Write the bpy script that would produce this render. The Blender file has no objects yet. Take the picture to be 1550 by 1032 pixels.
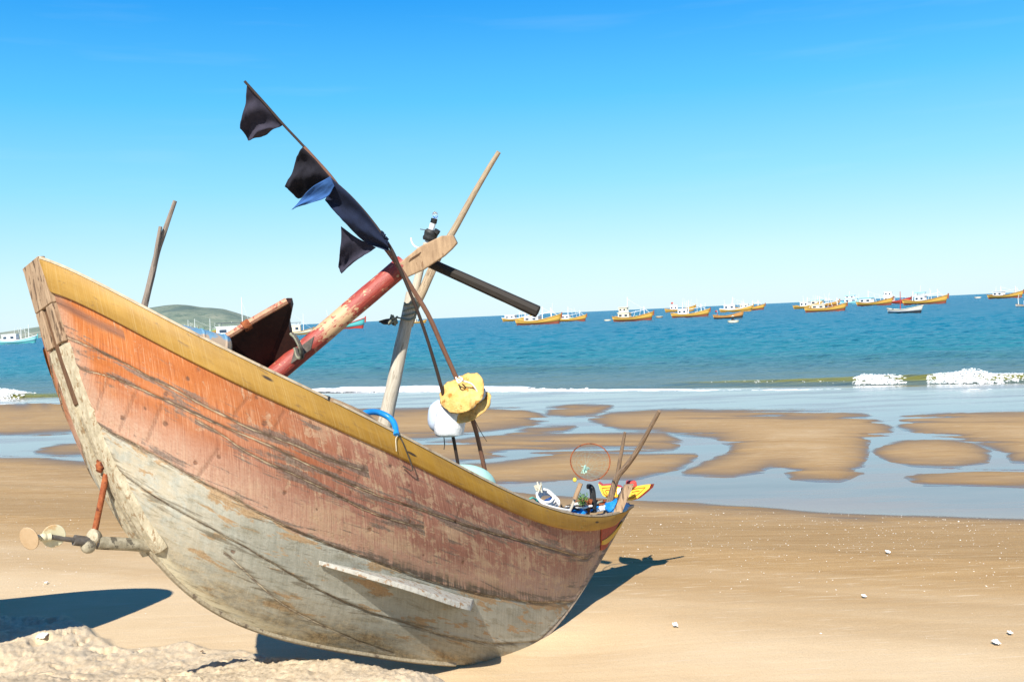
import bpy, bmesh, math, random
import numpy as np
from mathutils import Vector, Matrix
random.seed(7); RNG = np.random.default_rng(7)
C = bpy.context.scene.collection
sc = bpy.context.scene

# ------------------------------------------------------------------ camera
F = 1507.0; CH = 2.2
ROLL = math.radians(2.56); PITCH = math.atan(40 / F * math.cos(ROLL))
cf = np.array([0, math.cos(PITCH), -math.sin(PITCH)]); _u = np.array([0, math.sin(PITCH), math.cos(PITCH)]); _r = np.array([1.0, 0, 0])
cr = math.cos(ROLL) * _r - math.sin(ROLL) * _u
cu = math.sin(ROLL) * _r + math.cos(ROLL) * _u
CAM = np.array([0, 0, CH])
def P(px, py, d):                       # photo pixel + distance along the view axis -> world point
    return CAM + d * (cf + (px - 775) / F * cr - (py - 516) / F * cu)
def proj(W):
    Q = np.asarray(W) - CAM; d = Q @ cf
    return 775 + F * (Q @ cr) / d, 516 - F * (Q @ cu) / d, d
def on_z(px, py, z):                    # pixel -> horizontal plane
    v = cf + (px - 775) / F * cr - (py - 516) / F * cu
    return CAM + v * ((z - CH) / v[2])
cam = bpy.data.cameras.new('camera'); co = bpy.data.objects.new('camera', cam); C.objects.link(co)
cam.sensor_width = 36; cam.lens = F / 1550 * 36; cam.clip_start = .05; cam.clip_end = 20000
R3 = Matrix((tuple(cr), tuple(cu), tuple(-cf))).transposed()
co.matrix_world = Matrix.Translation(Vector(CAM)) @ R3.to_4x4()
sc.camera = co

# ------------------------------------------------------------------ noise
def _h(i, j, s):
    n = (i.astype(np.int64) * 374761393 + j.astype(np.int64) * 668265263 + s * 974634777) & 0xffffffff
    n = ((n ^ (n >> 13)) * 1274126177) & 0xffffffff
    return ((n ^ (n >> 16)) & 0xffff) / 65535.0
def vn(x, y, s=0):
    x = np.asarray(x, float); y = np.asarray(y, float)
    i = np.floor(x); j = np.floor(y); f = x - i; g = y - j
    f = f * f * (3 - 2 * f); g = g * g * (3 - 2 * g)
    a = _h(i, j, s); b = _h(i + 1, j, s); c = _h(i, j + 1, s); d = _h(i + 1, j + 1, s)
    return (a * (1 - f) + b * f) * (1 - g) + (c * (1 - f) + d * f) * g
def fbm(x, y, o=4, s=0):
    v = 0; a = .5; t = 0
    for k in range(o):
        v = v + a * vn(x, y, s + k); t += a; x = x * 2.03 + 3.1; y = y * 2.03 + 1.7; a *= .5
    return v / t
def ss(a, b, x):
    t = np.clip((x - a) / (b - a), 0, 1); return t * t * (3 - 2 * t)

# ------------------------------------------------------------------ object helpers
OFF = {}
def thing(name, label, cat, loc=(0, 0, 0), group=None):
    o = bpy.data.objects.new(name, None); C.objects.link(o); o.empty_display_size = .2
    o.location = tuple(loc); OFF[o.name] = np.array(loc, float)
    o['label'] = label; o['category'] = cat
    if group: o['group'] = group
    return o
def tag(o, label, cat, group=None):
    o['label'] = label; o['category'] = cat
    if group: o['group'] = group
    return o
def mesh_obj(name, V, Fc, mat, parent=None, smooth=True, uv=None, attrs=None, origin=None):
    V = np.asarray(V, float).reshape(-1, 3)
    if parent is not None: off = OFF[parent.name]
    else: off = np.array(origin, float) if origin is not None else np.zeros(3)
    me = bpy.data.meshes.new(name)
    me.from_pydata((V - off).tolist(), [], [tuple(int(k) for k in f) for f in Fc] if not isinstance(Fc, np.ndarray) else Fc.tolist())
    if uv is not None:
        ul = me.uv_layers.new(name='UVMap'); li = np.empty(len(me.loops), int); me.loops.foreach_get('vertex_index', li)
        ul.data.foreach_set('uv', np.asarray(uv, float)[li].ravel())
    if attrs:
        for k, a in attrs.items():
            at = me.attributes.new(k, 'FLOAT', 'POINT'); at.data.foreach_set('value', np.asarray(a, float).ravel())
    me.materials.append(mat)
    if smooth: me.polygons.foreach_set('use_smooth', [True] * len(me.polygons))
    me.update()
    o = bpy.data.objects.new(name, me); C.objects.link(o)
    if parent is not None: o.parent = parent
    else: o.location = tuple(off)
    OFF[o.name] = off
    return o
def sharp(o, ang=35):
    o.data.set_sharp_from_angle(angle=math.radians(ang)); return o
def bevel(o, w=.004, seg=2):
    m = o.modifiers.new('bevel', 'BEVEL'); m.width = w; m.segments = seg; m.limit_method = 'ANGLE'; m.angle_limit = math.radians(40)
    return o
def grid_faces(n, m, wrap=False):
    i = np.arange(n - 1)[:, None] * m; j = np.arange(m if wrap else m - 1)[None]
    j2 = (j + 1) % m
    a = i + j; b = i + j2; c = i + m + j2; d = i + m + j
    return np.stack([a, b, c, d], -1).reshape(-1, 4)
GEAR = [False]
def zr(px): return (7.88 / (1.112 - (px - 775) / F)) / (4.94 / (.747 - (px - 775) / F))   # gear is set out along the boat's length
P0_ = P
def gear_on():
    global P
    GEAR[0] = True; P = lambda px, py, d: P0_(px, py, d * zr(px))
def gear_off():
    global P
    GEAR[0] = False; P = P0_
def gsc(p): return zr(min(max(float(proj(np.asarray(p, float)[None])[0][0]), 0), 1000)) if GEAR[0] else 1.0
class MB:
    def __init__(s): s.v = []; s.f = []; s.uv = []; s.n = 0
    def add(s, V, Fc, uv=None):
        V = np.asarray(V, float).reshape(-1, 3); s.v.append(V)
        s.uv.append(np.asarray(uv, float) if uv is not None else np.zeros((len(V), 2)))
        s.f += [tuple(int(k) + s.n for k in f) for f in Fc]; s.n += len(V); return s
    def tube(s, pts, r, n=10, cap=True, wob=0, seed=0, flat=1.0):
        pts = np.asarray(pts, float); r = np.broadcast_to(np.asarray(r, float), (len(pts),)) * gsc(pts[0])
        T = np.gradient(pts, axis=0); T /= np.linalg.norm(T, axis=1, keepdims=True) + 1e-12
        up = np.array([0, 0, 1.0]) if abs(T[0][2]) < .9 else np.array([1.0, 0, 0])
        N = np.cross(T[0], up); N /= np.linalg.norm(N); rows = []; L = np.r_[0, np.cumsum(np.linalg.norm(np.diff(pts, axis=0), axis=1))]
        uv = []
        for k in range(len(pts)):
            N = N - T[k] * (N @ T[k]); N /= np.linalg.norm(N); B = np.cross(T[k], N)
            a = np.arange(n) / n * 2 * math.pi
            rr = r[k] * (1 + wob * (vn(np.cos(a) * 1.5 + 5 + seed * 3.3, np.sin(a) * 1.5 + L[k] * 9, seed) - .5)) if wob else np.full(n, r[k])
            rows.append(pts[k] + (np.cos(a) * rr)[:, None] * N + (np.sin(a) * rr * flat)[:, None] * B)
            uv.append(np.stack([a / (2 * math.pi) * .3, np.full(n, L[k])], -1))
        V = np.concatenate(rows); Fc = [tuple(f) for f in grid_faces(len(pts), n, True)]
        if cap: Fc += [tuple(range(n))[::-1], tuple(range((len(pts) - 1) * n, len(pts) * n))]
        return s.add(V, Fc, np.concatenate(uv))
    def box(s, c, ax, ay, az, taper=1.0):   # centre and half-axis vectors
        c, ax, ay, az = map(lambda q: np.asarray(q, float), (c, ax, ay, az)); V = []
        for k in (-1, 1):
            t = 1 if k < 0 else taper
            for i, j in ((-1, -1), (1, -1), (1, 1), (-1, 1)): V.append(c + (i * ax + j * ay) * t + k * az)
        return s.add(V, [(3, 2, 1, 0), (4, 5, 6, 7), (0, 1, 5, 4), (1, 2, 6, 5), (2, 3, 7, 6), (3, 0, 4, 7)])
    def prism(s, poly, off):
        A = np.asarray(poly, float); n = len(A); V = np.concatenate([A, A + np.asarray(off)])
        Fc = [tuple(range(n)), tuple(range(2 * n - 1, n - 1, -1))] + [(i, n + i, n + (i + 1) % n, (i + 1) % n) for i in range(n)]
        return s.add(V, Fc)
    def sphere(s, c, rx, ry=None, rz=None, n=12, m=8):
        ry = ry or rx; rz = rz or rx; V = []; k_ = gsc(c); rx, ry, rz = rx * k_, ry * k_, rz * k_
        for i in range(m + 1):
            th = math.pi * i / m
            for j in range(n):
                ph = 2 * math.pi * j / n
                V.append(np.asarray(c) + (rx * math.sin(th) * math.cos(ph), ry * math.sin(th) * math.sin(ph), rz * math.cos(th)))
        return s.add(V, grid_faces(m + 1, n, True))
    def build(s, name, mat, parent=None, smooth=True, origin=None, recalc=True):
        V = np.concatenate(s.v)
        o = mesh_obj(name, V, s.f, mat, parent, smooth, np.concatenate(s.uv), origin=origin)
        if recalc:
            bm = bmesh.new(); bm.from_mesh(o.data); bmesh.ops.recalc_face_normals(bm, faces=bm.faces); bm.to_mesh(o.data); bm.free()
        if smooth: sharp(o, 40)
        return o
def spl(pts, n):                         # Catmull-Rom resample of a 3-D (or 2-D) polyline
    p = np.asarray(pts, float)
    if len(p) == 2: return p[0] + (p[1] - p[0]) * np.linspace(0, 1, n)[:, None]
    q = np.vstack([2 * p[0] - p[1], p, 2 * p[-1] - p[-2]]); t = np.linspace(0, len(p) - 1 - 1e-9, n); i = t.astype(int); f = (t - i)[:, None]
    a, b, c, d = q[i], q[i + 1], q[i + 2], q[i + 3]
    return .5 * (2 * b + (c - a) * f + (2 * a - 5 * b + 4 * c - d) * f ** 2 + (3 * b - a - 3 * c + d) * f ** 3)
def pp(lst): return np.array([P(*q) for q in lst])

# ------------------------------------------------------------------ materials
class NB:
    def __init__(s, name):
        s.m = bpy.data.materials.new(name); s.m.use_nodes = True; s.t = s.m.node_tree; s.n = s.t.nodes; s.l = s.t.links
        s.b = s.n['Principled BSDF']
    def put(s, sock, v):
        if isinstance(v, bpy.types.NodeSocket): s.l.new(v, sock)
        elif isinstance(v, (tuple, list)) and sock.type == 'RGBA' and len(v) == 3: sock.default_value = (*v, 1)
        else: sock.default_value = v
    def nd(s, typ, ins=None, **kw):
        n = s.n.new(typ)
        for k, v in kw.items(): setattr(n, k, v)
        for k, v in (ins or {}).items(): s.put(n.inputs[k], v)
        return n
    def co(s, w='Object'): return s.nd('ShaderNodeTexCoord').outputs[w]
    def at(s, name): return s.nd('ShaderNodeAttribute', attribute_name=name).outputs['Fac']
    def mp(s, v, scale=(1, 1, 1), rot=(0, 0, 0), loc=(0, 0, 0)):
        return s.nd('ShaderNodeMapping', {'Vector': v, 'Scale': scale, 'Rotation': rot, 'Location': loc}).outputs[0]
    def noise(s, v, scale=5, detail=4, rough=.55, dist=0):
        return s.nd('ShaderNodeTexNoise', {'Vector': v, 'Scale': scale, 'Detail': detail, 'Roughness': rough, 'Distortion': dist}).outputs[0]
    def vor(s, v, scale=5, rnd=1):
        return s.nd('ShaderNodeTexVoronoi', {'Vector': v, 'Scale': scale, 'Randomness': rnd}).outputs['Distance']
    def ma(s, op, a, b=0, c=0, clamp=False):
        n = s.nd('ShaderNodeMath', operation=op, use_clamp=clamp); s.put(n.inputs[0], a); s.put(n.inputs[1], b); s.put(n.inputs[2], c); return n.outputs[0]
    def mr(s, v, a, b, c=0, d=1):
        return s.nd('ShaderNodeMapRange', {'Value': v, 'From Min': a, 'From Max': b, 'To Min': c, 'To Max': d}, interpolation_type='SMOOTHSTEP').outputs[0]
    def mix(s, f, a, b, mode='MIX'):
        n = s.nd('ShaderNodeMix', data_type='RGBA', blend_type=mode); s.put(n.inputs[0], f); s.put(n.inputs[6], a); s.put(n.inputs[7], b); return n.outputs[2]
    def ramp(s, f, st):
        n = s.nd('ShaderNodeValToRGB', {'Fac': f}); e = n.color_ramp.elements
        while len(e) < len(st): e.new(.5)
        for k, (p, c) in enumerate(st): e[k].position = p; e[k].color = (*c, 1) if len(c) == 3 else c
        return n.outputs[0]
    def bump(s, h, st=.3, d=.01, nrm=None):
        i = {'Height': h, 'Strength': st, 'Distance': d}
        if nrm is not None: i['Normal'] = nrm
        return s.nd('ShaderNodeBump', i).outputs[0]
    def out(s, col, rough=.7, normal=None, **kw):
        s.put(s.b.inputs['Base Color'], col); s.put(s.b.inputs['Roughness'], rough)
        if normal is not None: s.put(s.b.inputs['Normal'], normal)
        for k, v in kw.items(): s.put(s.b.inputs[k], v)
        return s.m
MATS = {}
def wm(name, c1, c2, scale=(1, 1, 1), ns=8, rough=.7, bump=.25, coord='Object', c3=None, th=.6, s3=6, dist=.006, spec=.3, **kw):
    if name in MATS: return MATS[name]
    b = NB(name); v = b.mp(b.co(coord), scale); n = b.noise(v, ns, 6, .62)
    col = b.ramp(n, [(.3, c1), (.7, c2)])
    if c3:
        n3 = b.noise(b.mp(b.co(coord), tuple(.5 * (q + 1) for q in scale)), s3, 7, .65); col = b.mix(b.mr(n3, th - .03, th + .04), col, c3)
    MATS[name] = b.out(col, rough, b.bump(n, bump, dist) if bump else None, **{'Specular IOR Level': spec}, **kw)
    return MATS[name]
UVW = (40, 3, 1)
m_grey = wm('weathered_grey_wood', (.34, .29, .22), (.58, .52, .42), UVW, 3, coord='UV', c3=(.17, .13, .09), th=.62, s3=5)
m_pale = wm('pale_stick_wood', (.26, .19, .12), (.50, .39, .26), UVW, 3, coord='UV', c3=(.13, .085, .055), th=.58, s3=6)
m_stick = wm('brown_stick_wood', (.11, .068, .042), (.36, .25, .16), UVW, 3, coord='UV', c3=(.06, .04, .028), th=.56, s3=6)
m_tan = wm('bare_tan_wood', (.24, .15, .085), (.46, .31, .18), (9, 9, 2), 3, c3=(.22, .13, .07), th=.63, s3=5)
m_post = wm('bare_post_wood', (.23, .145, .085), (.42, .30, .19), (14, 14, 2), 3, c3=(.12, .075, .045), th=.56, s3=6)
m_darkpole = wm('dark_wet_pole', (.022, .015, .012), (.07, .045, .035), UVW, 3, coord='UV')
m_redpole = wm('reddish_brown_cane', (.12, .055, .035), (.26, .13, .08), UVW, 3, coord='UV', c3=(.06, .03, .02), th=.6, s3=8)
m_spar = wm('dark_grey_spar', (.014, .011, .009), (.042, .034, .026), UVW, 3, coord='UV')
m_yellow = None
m_cap = wm('rail_cap_wood', (.32, .24, .15), (.46, .38, .27), (4, 4, 4), 6, c3=(.25, .18, .12), th=.62)
m_rust = wm('rusty_iron', (.16, .035, .012), (.36, .11, .035), (1, 1, 1), 40, .85, .6, c3=(.08, .02, .01), th=.58, s3=30)
m_shaft = wm('fouled_shaft_tube', (.20, .17, .11), (.40, .35, .25), (1, 1, 1), 30, .7, .5, c3=(.10, .085, .06), th=.55, s3=18)
m_iron = wm('dark_iron', (.05, .045, .04), (.14, .12, .10), (1, 1, 1), 30, .5, .3)
m_prop = wm('cream_propeller_bronze', (.50, .44, .26), (.62, .58, .42), (1, 1, 1), 14, .4, .1, c3=(.48, .32, .16), th=.56, s3=9)
m_foamy = wm('yellow_foam', (.54, .31, .075), (.76, .50, .19), (1, 1, 1), 16, .95, 1.0, c3=(.36, .17, .03), th=.60, s3=14, dist=.02)
m_white = wm('white_foam', (.52, .53, .55), (.74, .74, .73), (1, 1, 1), 14, .9, .8, dist=.012)
m_bwhite = wm('bluish_white_plastic', (.42, .50, .62), (.55, .62, .72), (1, 1, 1), 12, .5, .1)
m_black = wm('black_cloth', (.006, .006, .010), (.018, .016, .024), (1, 1, 1), 18, .95, .3)
m_plum = wm('faded_black_cloth', (.014, .014, .026), (.045, .040, .060), (1, 1, 1), 10, .95, .3)
m_navy = wm('navy_cloth', (.004, .007, .020), (.009, .016, .044), (1, 1, 1), 12, .9, .3)
m_bluecl = wm('lit_navy_cloth', (.018, .065, .20), (.04, .12, .32), (1, 1, 1), 12, .8, .2)  # brighter copy of the navy, painting the flag's blue-lit edge
m_rope = wm('pale_rope', (.42, .38, .28), (.62, .58, .46), (1, 1, 1), 60, .9, .5)
m_wrope = wm('white_rope', (.62, .60, .56), (.80, .78, .74), (1, 1, 1), 60, .9, .4)
m_drope = wm('dark_rope', (.03, .025, .02), (.09, .07, .05), (1, 1, 1), 60, .9, .4)
m_oldrope = wm('old_green_rope', (.14, .15, .11), (.34, .33, .24), (1, 1, 1), 60, .9, .6)
m_hose = wm('blue_hose', (.01, .17, .48), (.02, .24, .60), (1, 1, 1), 20, .35, .05)
m_blue = wm('blue_boat_paint', (.02, .14, .42), (.04, .24, .55), (3, 3, 3), 9, .6, .2, c3=(.30, .28, .24), th=.64)
m_bluedark = wm('dark_blue_plastic', (.01, .04, .16), (.02, .08, .26), (1, 1, 1), 9, .4, .1)
m_drum = wm('scuffed_blue_drum', (.10, .22, .33), (.18, .33, .44), (1, 1, 1), 9, .5, .1, c3=(.36, .27, .19), th=.52, s3=12)
m_mint = wm('mint_plastic', (.38, .62, .50), (.46, .70, .58), (1, 1, 1), 9, .45, .1)
m_green = wm('green_weed', (.05, .14, .02), (.16, .28, .05), (1, 1, 1), 30, .8, 0)
m_inner = wm('bare_inner_planks', (.10, .06, .035), (.22, .14, .085), (2, 10, 2), 5, .8, .3)
m_redpaint = wm('red_paint', (.45, .035, .025), (.58, .07, .05), (1, 1, 1), 20, .5, .1)
m_brightyel = wm('bright_yellow_paint', (.78, .52, .04), (.86, .62, .08), (1, 1, 1), 20, .5, .1)
m_panel = wm('dark_red_panel_paint', (.24, .035, .02), (.36, .07, .045), (3, 3, 3), 12, .6, .2, c3=(.15, .07, .04), th=.6, s3=14)
m_stripe = wm('ochre_stripe_paint', (.50, .30, .04), (.60, .38, .06), (3, 3, 3), 12, .6, .2)
m_eyew = wm('white_gloss', (.78, .78, .76), (.82, .82, .80), (1, 1, 1), 5, .4, 0)
m_eyeb = wm('black_gloss', (.01, .01, .01), (.02, .02, .02), (1, 1, 1), 5, .4, 0)
m_tape = wm('black_tape', (.012, .012, .012), (.03, .03, .03), (1, 1, 1), 40, .5, .4)
m_tube = wm('white_lamp_plastic', (.70, .72, .74), (.80, .82, .84), (1, 1, 1), 6, .35, 0)
m_blade = wm('worn_red_blade_in_shade', (.020, .009, .007), (.045, .016, .011), (6, 2, 6), 5, .6, .3, c3=(.012, .008, .007), th=.6)  # blade face is near black: its shade is put into the base colour
m_edge = wm('worn_blade_edge', (.42, .17, .10), (.58, .34, .20), (10, 2, 10), 4, .7, .3, c3=(.30, .08, .05), th=.55)
m_cheek = wm('chalky_cream_plank', (.30, .25, .16), (.52, .45, .32), (8, 8, 4), 5, .85, .6, c3=(.26, .18, .10), th=.57, s3=9, dist=.012)
m_groove = wm('brown_groove_wood', (.07, .035, .02), (.17, .09, .045), (20, 20, 2), 4, .8, .3)
m_bilge = wm('whitened_bilge_plank', (.34, .32, .27), (.50, .47, .40), (5, 5, 5), 9, .8, .5, c3=(.30, .19, .11), th=.57, s3=10)
def _glass():
    b = NB('clear_glass'); return b.out((.9, .95, 1), .05, None, **{'Transmission Weight': .9, 'IOR': 1.3})
m_glass = _glass()
def _redshaft():
    b = NB('worn_red_shaft'); uv = b.co('UV')
    n = b.noise(b.mp(uv, (8, 5, 1)), 3, 7, .68); n2 = b.noise(b.mp(uv, (50, 6, 1)), 3, 5)
    d = b.nd('ShaderNodeSeparateXYZ', {0: uv}).outputs[1]
    band = b.ma('MULTIPLY', b.mr(d, .38, .52), b.mr(d, .84, .60))
    k = b.ma('ADD', n, b.ma('MULTIPLY', band, .17))
    col = b.ramp(n2, [(.3, (.20, .022, .016)), (.7, (.40, .065, .042))])
    col = b.mix(b.mr(k, .585, .65), col, (.50, .32, .17)); col = b.mix(b.mr(n2, .66, .74), col, (.10, .03, .02))
    return b.out(col, .55, b.bump(b.ma('ADD', n2, k), .4, .006))
m_redshaft = _redshaft()
def _yellow():
    b = NB('worn_yellow_rail'); uv = b.co('UV')
    big = b.noise(b.mp(uv, (1.2, 6, 1)), 2, 6, .6); st = b.noise(b.mp(uv, (160, 3, 1)), 1, 4, .6); h = b.noise(b.mp(uv, (3, 90, 1)), 1, 4, .6)
    sp = b.vor(b.mp(uv, (2.6, 13, 1)), 1, .8)
    x = b.nd('ShaderNodeSeparateXYZ', {0: uv}).outputs[0]
    pale = b.mr(x, 2.6, 1.0)
    col = b.mix(pale, b.ramp(big, [(.3, (.31, .155, .008)), (.7, (.50, .275, .02))]), b.ramp(big, [(.3, (.34, .18, .022)), (.7, (.52, .305, .06))]))
    col = b.mix(b.mr(st, .45, .75, 0, .30), col, (.66, .50, .24)); col = b.mix(b.mr(h, .56, .72, 0, .35), col, (.32, .17, .03))
    g = b.noise(b.mp(uv, (5, 22, 1)), 2, 7, .7); col = b.mix(b.mr(g, .56, .70, 0, .8), col, (.22, .13, .05))
    col = b.mix(b.mr(sp, .12, .07), col, (.05, .03, .015)); col = b.mix(1.0, col, (.78, .76, .74), 'MULTIPLY')
    return b.out(col, .62, b.bump(b.ma('ADD', st, big), .25, .004))
m_yellow = _yellow()

# ------------------------------------------------------------------ the beached boat: hull surface
SX = [0.5259, 0.7759, 1.2165, 1.761, 2.2063, 2.8006, 3.8729, 5.2575]
SZ = [1.9179, 1.6796, 1.2172, 1.2649, 1.2183, 1.0066, 0.8099, 1.4328]
SY = [0.0614, 0.577, 0.8412, 0.9401, 0.8992, 0.7856, 0.5535, 0.010]
KX = [0.5259, 1.347, 1.6781, 2.2665, 3.3047, 4.04, 4.1002, 5.2575]
KZ = [1.9179, 0.0671, 0.0132, 0.3177, 0.1821, -0.1766, 0.1157, 1.4328]
HA = [0.8198, 0.5236, 0.0845]; HB = [0.4037, 0.1939, 0.1098]; HF = [-0.0378, -0.1176, -0.0745]
EX = np.array([0.69467093, 0.64871753, -0.31080198]); EY = np.array([0.71878925, -0.64272654, 0.265037]); EZ = np.array([0.02782653, 0.40751463, 0.91277462])
EO = np.array([-2.798253, 3.894156, 0.974579])
def bern(c, t):
    n = len(c) - 1; return sum(math.comb(n, i) * t ** i * (1 - t) ** (n - i) * c[i] for i in range(n + 1))
def hull_local(T, S):                    # arrays of equal shape -> local points, near side (+y)
    T = np.asarray(T, float); S = np.asarray(S, float)[..., None]
    sx, sz, sy, kx, kz = (bern(c, T) for c in (SX, SZ, SY, KX, KZ)); A, B, FL = (bern(c, T) for c in (HA, HB, HF))
    P0 = np.stack([sx, sy, sz], -1); P3 = np.stack([kx, 0 * kx, kz], -1); D = P3 - P0
    P1 = P0 + np.stack([D[..., 0] * A, FL * np.abs(sy) / .8, D[..., 2] * A], -1)
    P2 = P3 + np.stack([-D[..., 0] * .15, sy * B, -D[..., 2] * .12], -1)
    return (1 - S) ** 3 * P0 + 3 * S * (1 - S) ** 2 * P1 + 3 * S * S * (1 - S) * P2 + S ** 3 * P3
def wl(L): return L[..., 0:1] * EX + L[..., 1:2] * EY + L[..., 2:3] * EZ + EO
def loc_of(W): Q = np.asarray(W) - EO; return np.stack([Q @ EX, Q @ EY, Q @ EZ], -1)
def hull_nl(T, S, e=1e-3):               # outward local normal, near side
    T = np.asarray(T, float); S = np.asarray(S, float)
    a = hull_local(np.clip(T + e, 0, 1), S) - hull_local(np.clip(T - e, 0, 1), S); b = hull_local(T, np.clip(S + e, 0, 1)) - hull_local(T, np.clip(S - e, 0, 1))
    n = np.cross(b, a); n /= np.linalg.norm(n, axis=-1, keepdims=True) + 1e-12
    return np.where(n[..., 1:2] < -1e-6, -n, n)
NT, NS = 430, 190
TT = np.linspace(0, 1, NT)[:, None] * np.ones(NS); SSg = np.ones((NT, 1)) * np.linspace(0, 1, NS)
HL = hull_local(TT, SSg); HNl = hull_nl(TT, SSg); HW = wl(HL)
hx, hy, hd = proj(HW)
HNW = HNl[..., 0:1] * EX + HNl[..., 1:2] * EY + HNl[..., 2:3] * EZ
_vis = ((CAM - HW) * HNW).sum(-1) > 0
def px2ts(px, py):
    q = (hx - px) ** 2 + (hy - py) ** 2 + np.where(_vis, 0, 25); k = np.unravel_index(q.argmin(), q.shape); return TT[k], SSg[k]
def hp(t, s, out=0.0, side=1):           # world point on the hull, pushed outward
    L = hull_local(np.array([t]), np.array([s]))[0] + hull_nl(np.array([t]), np.array([s]))[0] * out
    return wl((L * np.array([1, side, 1]))[None])[0]
arc = np.zeros((NT, NS)); arc[1:] = np.cumsum(np.linalg.norm(np.diff(HL, axis=0), axis=-1), axis=0)
gir = np.zeros((NT, NS)); gir[:, 1:] = np.cumsum(np.linalg.norm(np.diff(HL, axis=1), axis=-1), axis=1)
arcm = arc[:, 40:41] * np.ones(NS)
def ts_curve(px):                        # traced plank line -> s as a function of t
    q = sorted(px2ts(*p) for p in spl(np.array(px, float), 90)); t = np.array([a for a, _ in q]); sv = np.array([b for _, b in q])
    tt = np.linspace(t[0], t[-1], 160); y = np.interp(tt, t, sv); w = np.hanning(19)[1:-1]; w /= w.sum(); n = len(w) // 2
    e = np.r_[2 * y[0] - y[n:0:-1], y, 2 * y[-1] - y[-2:-n - 2:-1]]; return tt, np.convolve(e, w, 'valid')
SEAMS = [
    [(90, 500), (163, 537), (253, 584), (362, 641), (432, 668), (500, 696), (556, 714)],
    [(96, 530), (169, 568), (275, 616), (313, 635), (405, 673), (500, 719), (579, 753), (646, 775), (698, 792), (750, 808), (827, 827), (890, 845)],
    [(297, 635), (343, 663), (378, 687), (459, 725), (500, 744), (560, 775), (640, 800)],
    [(140, 633), (188, 660), (270, 709), (313, 733), (362, 757), (413, 787), (490, 821), (545, 840), (594, 859), (658, 882), (723, 898), (771, 906), (819, 911), (871, 906)],
    [(179, 712), (247, 758), (327, 803), (399, 843), (464, 882), (545, 921), (606, 940), (664, 959), (706, 967), (755, 973), (813, 969)],
    [(342, 837), (399, 891), (439, 921), (523, 963), (593, 988)],
    [(78, 450), (139, 485), (186, 506)],
]
seams = []; groove = np.zeros((NT, NS))
pstep = np.zeros((NT, NS))
for k, sm in enumerate(SEAMS):
    t, s = ts_curve(sm); sc_ = np.interp(TT[:, 0], t, s); gg = np.array([np.interp(sc_[i], SSg[i], gir[i]) for i in range(NT)])
    dg = gir - gg[:, None]
    inside = ((TT[:, 0] >= t[0] - .004) & (TT[:, 0] <= t[-1] + .004)) | (k in (1, 3, 4))
    dist = np.where(inside[:, None], np.abs(dg), 9)
    sg = np.where(inside[:, None], dg, np.where(dg < 0, -9.0, 9.0)); tp_ = (ss(t[0] - .01, t[0] + .05, TT) * ss(t[-1] + .01, t[-1] - .05, TT)) if k in (0, 2) else 1.0
    if k < 6: seams.append(sg); groove = np.maximum(groove, np.exp(-(dist / .011) ** 2) * (.55 + .8 * vn(arcm * 14, gir * 3, k)))
    else: smear = sg
    if k == 3: paint = dg
    if k in (1, 3, 4) or k < 3: pstep += (.006 * ss(.05, .0, -dg) * (dg <= 0) - .003 * ss(.03, 0, dg) * (dg > 0)) * tp_
spot = np.full((NT, NS), 9.0)
NAILS = [(284, 574), (251, 596), (218, 617), (107, 545), (126, 598), (113, 576), (184, 632), (300, 560), (400, 640), (388, 600), (515, 712), (560, 800), (716, 766), (728, 800), (800, 795), (845, 818), (690, 790), (850, 800), (795, 845), (620, 790), (640, 840), (700, 850), (233, 752), (295, 700), (352, 834), (250, 640), (330, 690), (480, 770), (430, 745), (470, 640), (620, 735), (590, 705)]
for q in NAILS:
    t, s = px2ts(*q); w = hp(t, s); spot = np.minimum(spot, np.linalg.norm(HW - w, axis=-1) * random.uniform(.8, 1.5))
butt = np.full((NT, NS), 9.0)
for a, b in [((165, 567), (140, 630)), ((206, 590), (180, 652)), ((245, 612), (222, 668)), ((375, 600), (352, 632)), ((430, 622), (405, 668)), ((556, 700), (530, 750)), ((700, 760), (690, 790)), ((330, 680), (300, 722))]:
    for f in np.linspace(0, 1, 90):
        t, s = px2ts(a[0] + (b[0] - a[0]) * f, a[1] + (b[1] - a[1]) * f); butt = np.minimum(butt, np.linalg.norm(HW - hp(t, s), axis=-1))
disp = -.004 * groove + pstep + .004 * (fbm(arcm * 5, gir * 9, 4, 3) - .5) * ss(0, .2, gir) - .004 * np.exp(-(butt / .005) ** 2) - .003 * np.exp(-(spot / .012) ** 2)
edge = ss(0, .02, SSg) * ss(1, .97, SSg) * ss(0, .02, TT) * ss(1, .98, TT)
HD = HL + HNl * (disp * edge)[..., None]

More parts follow.
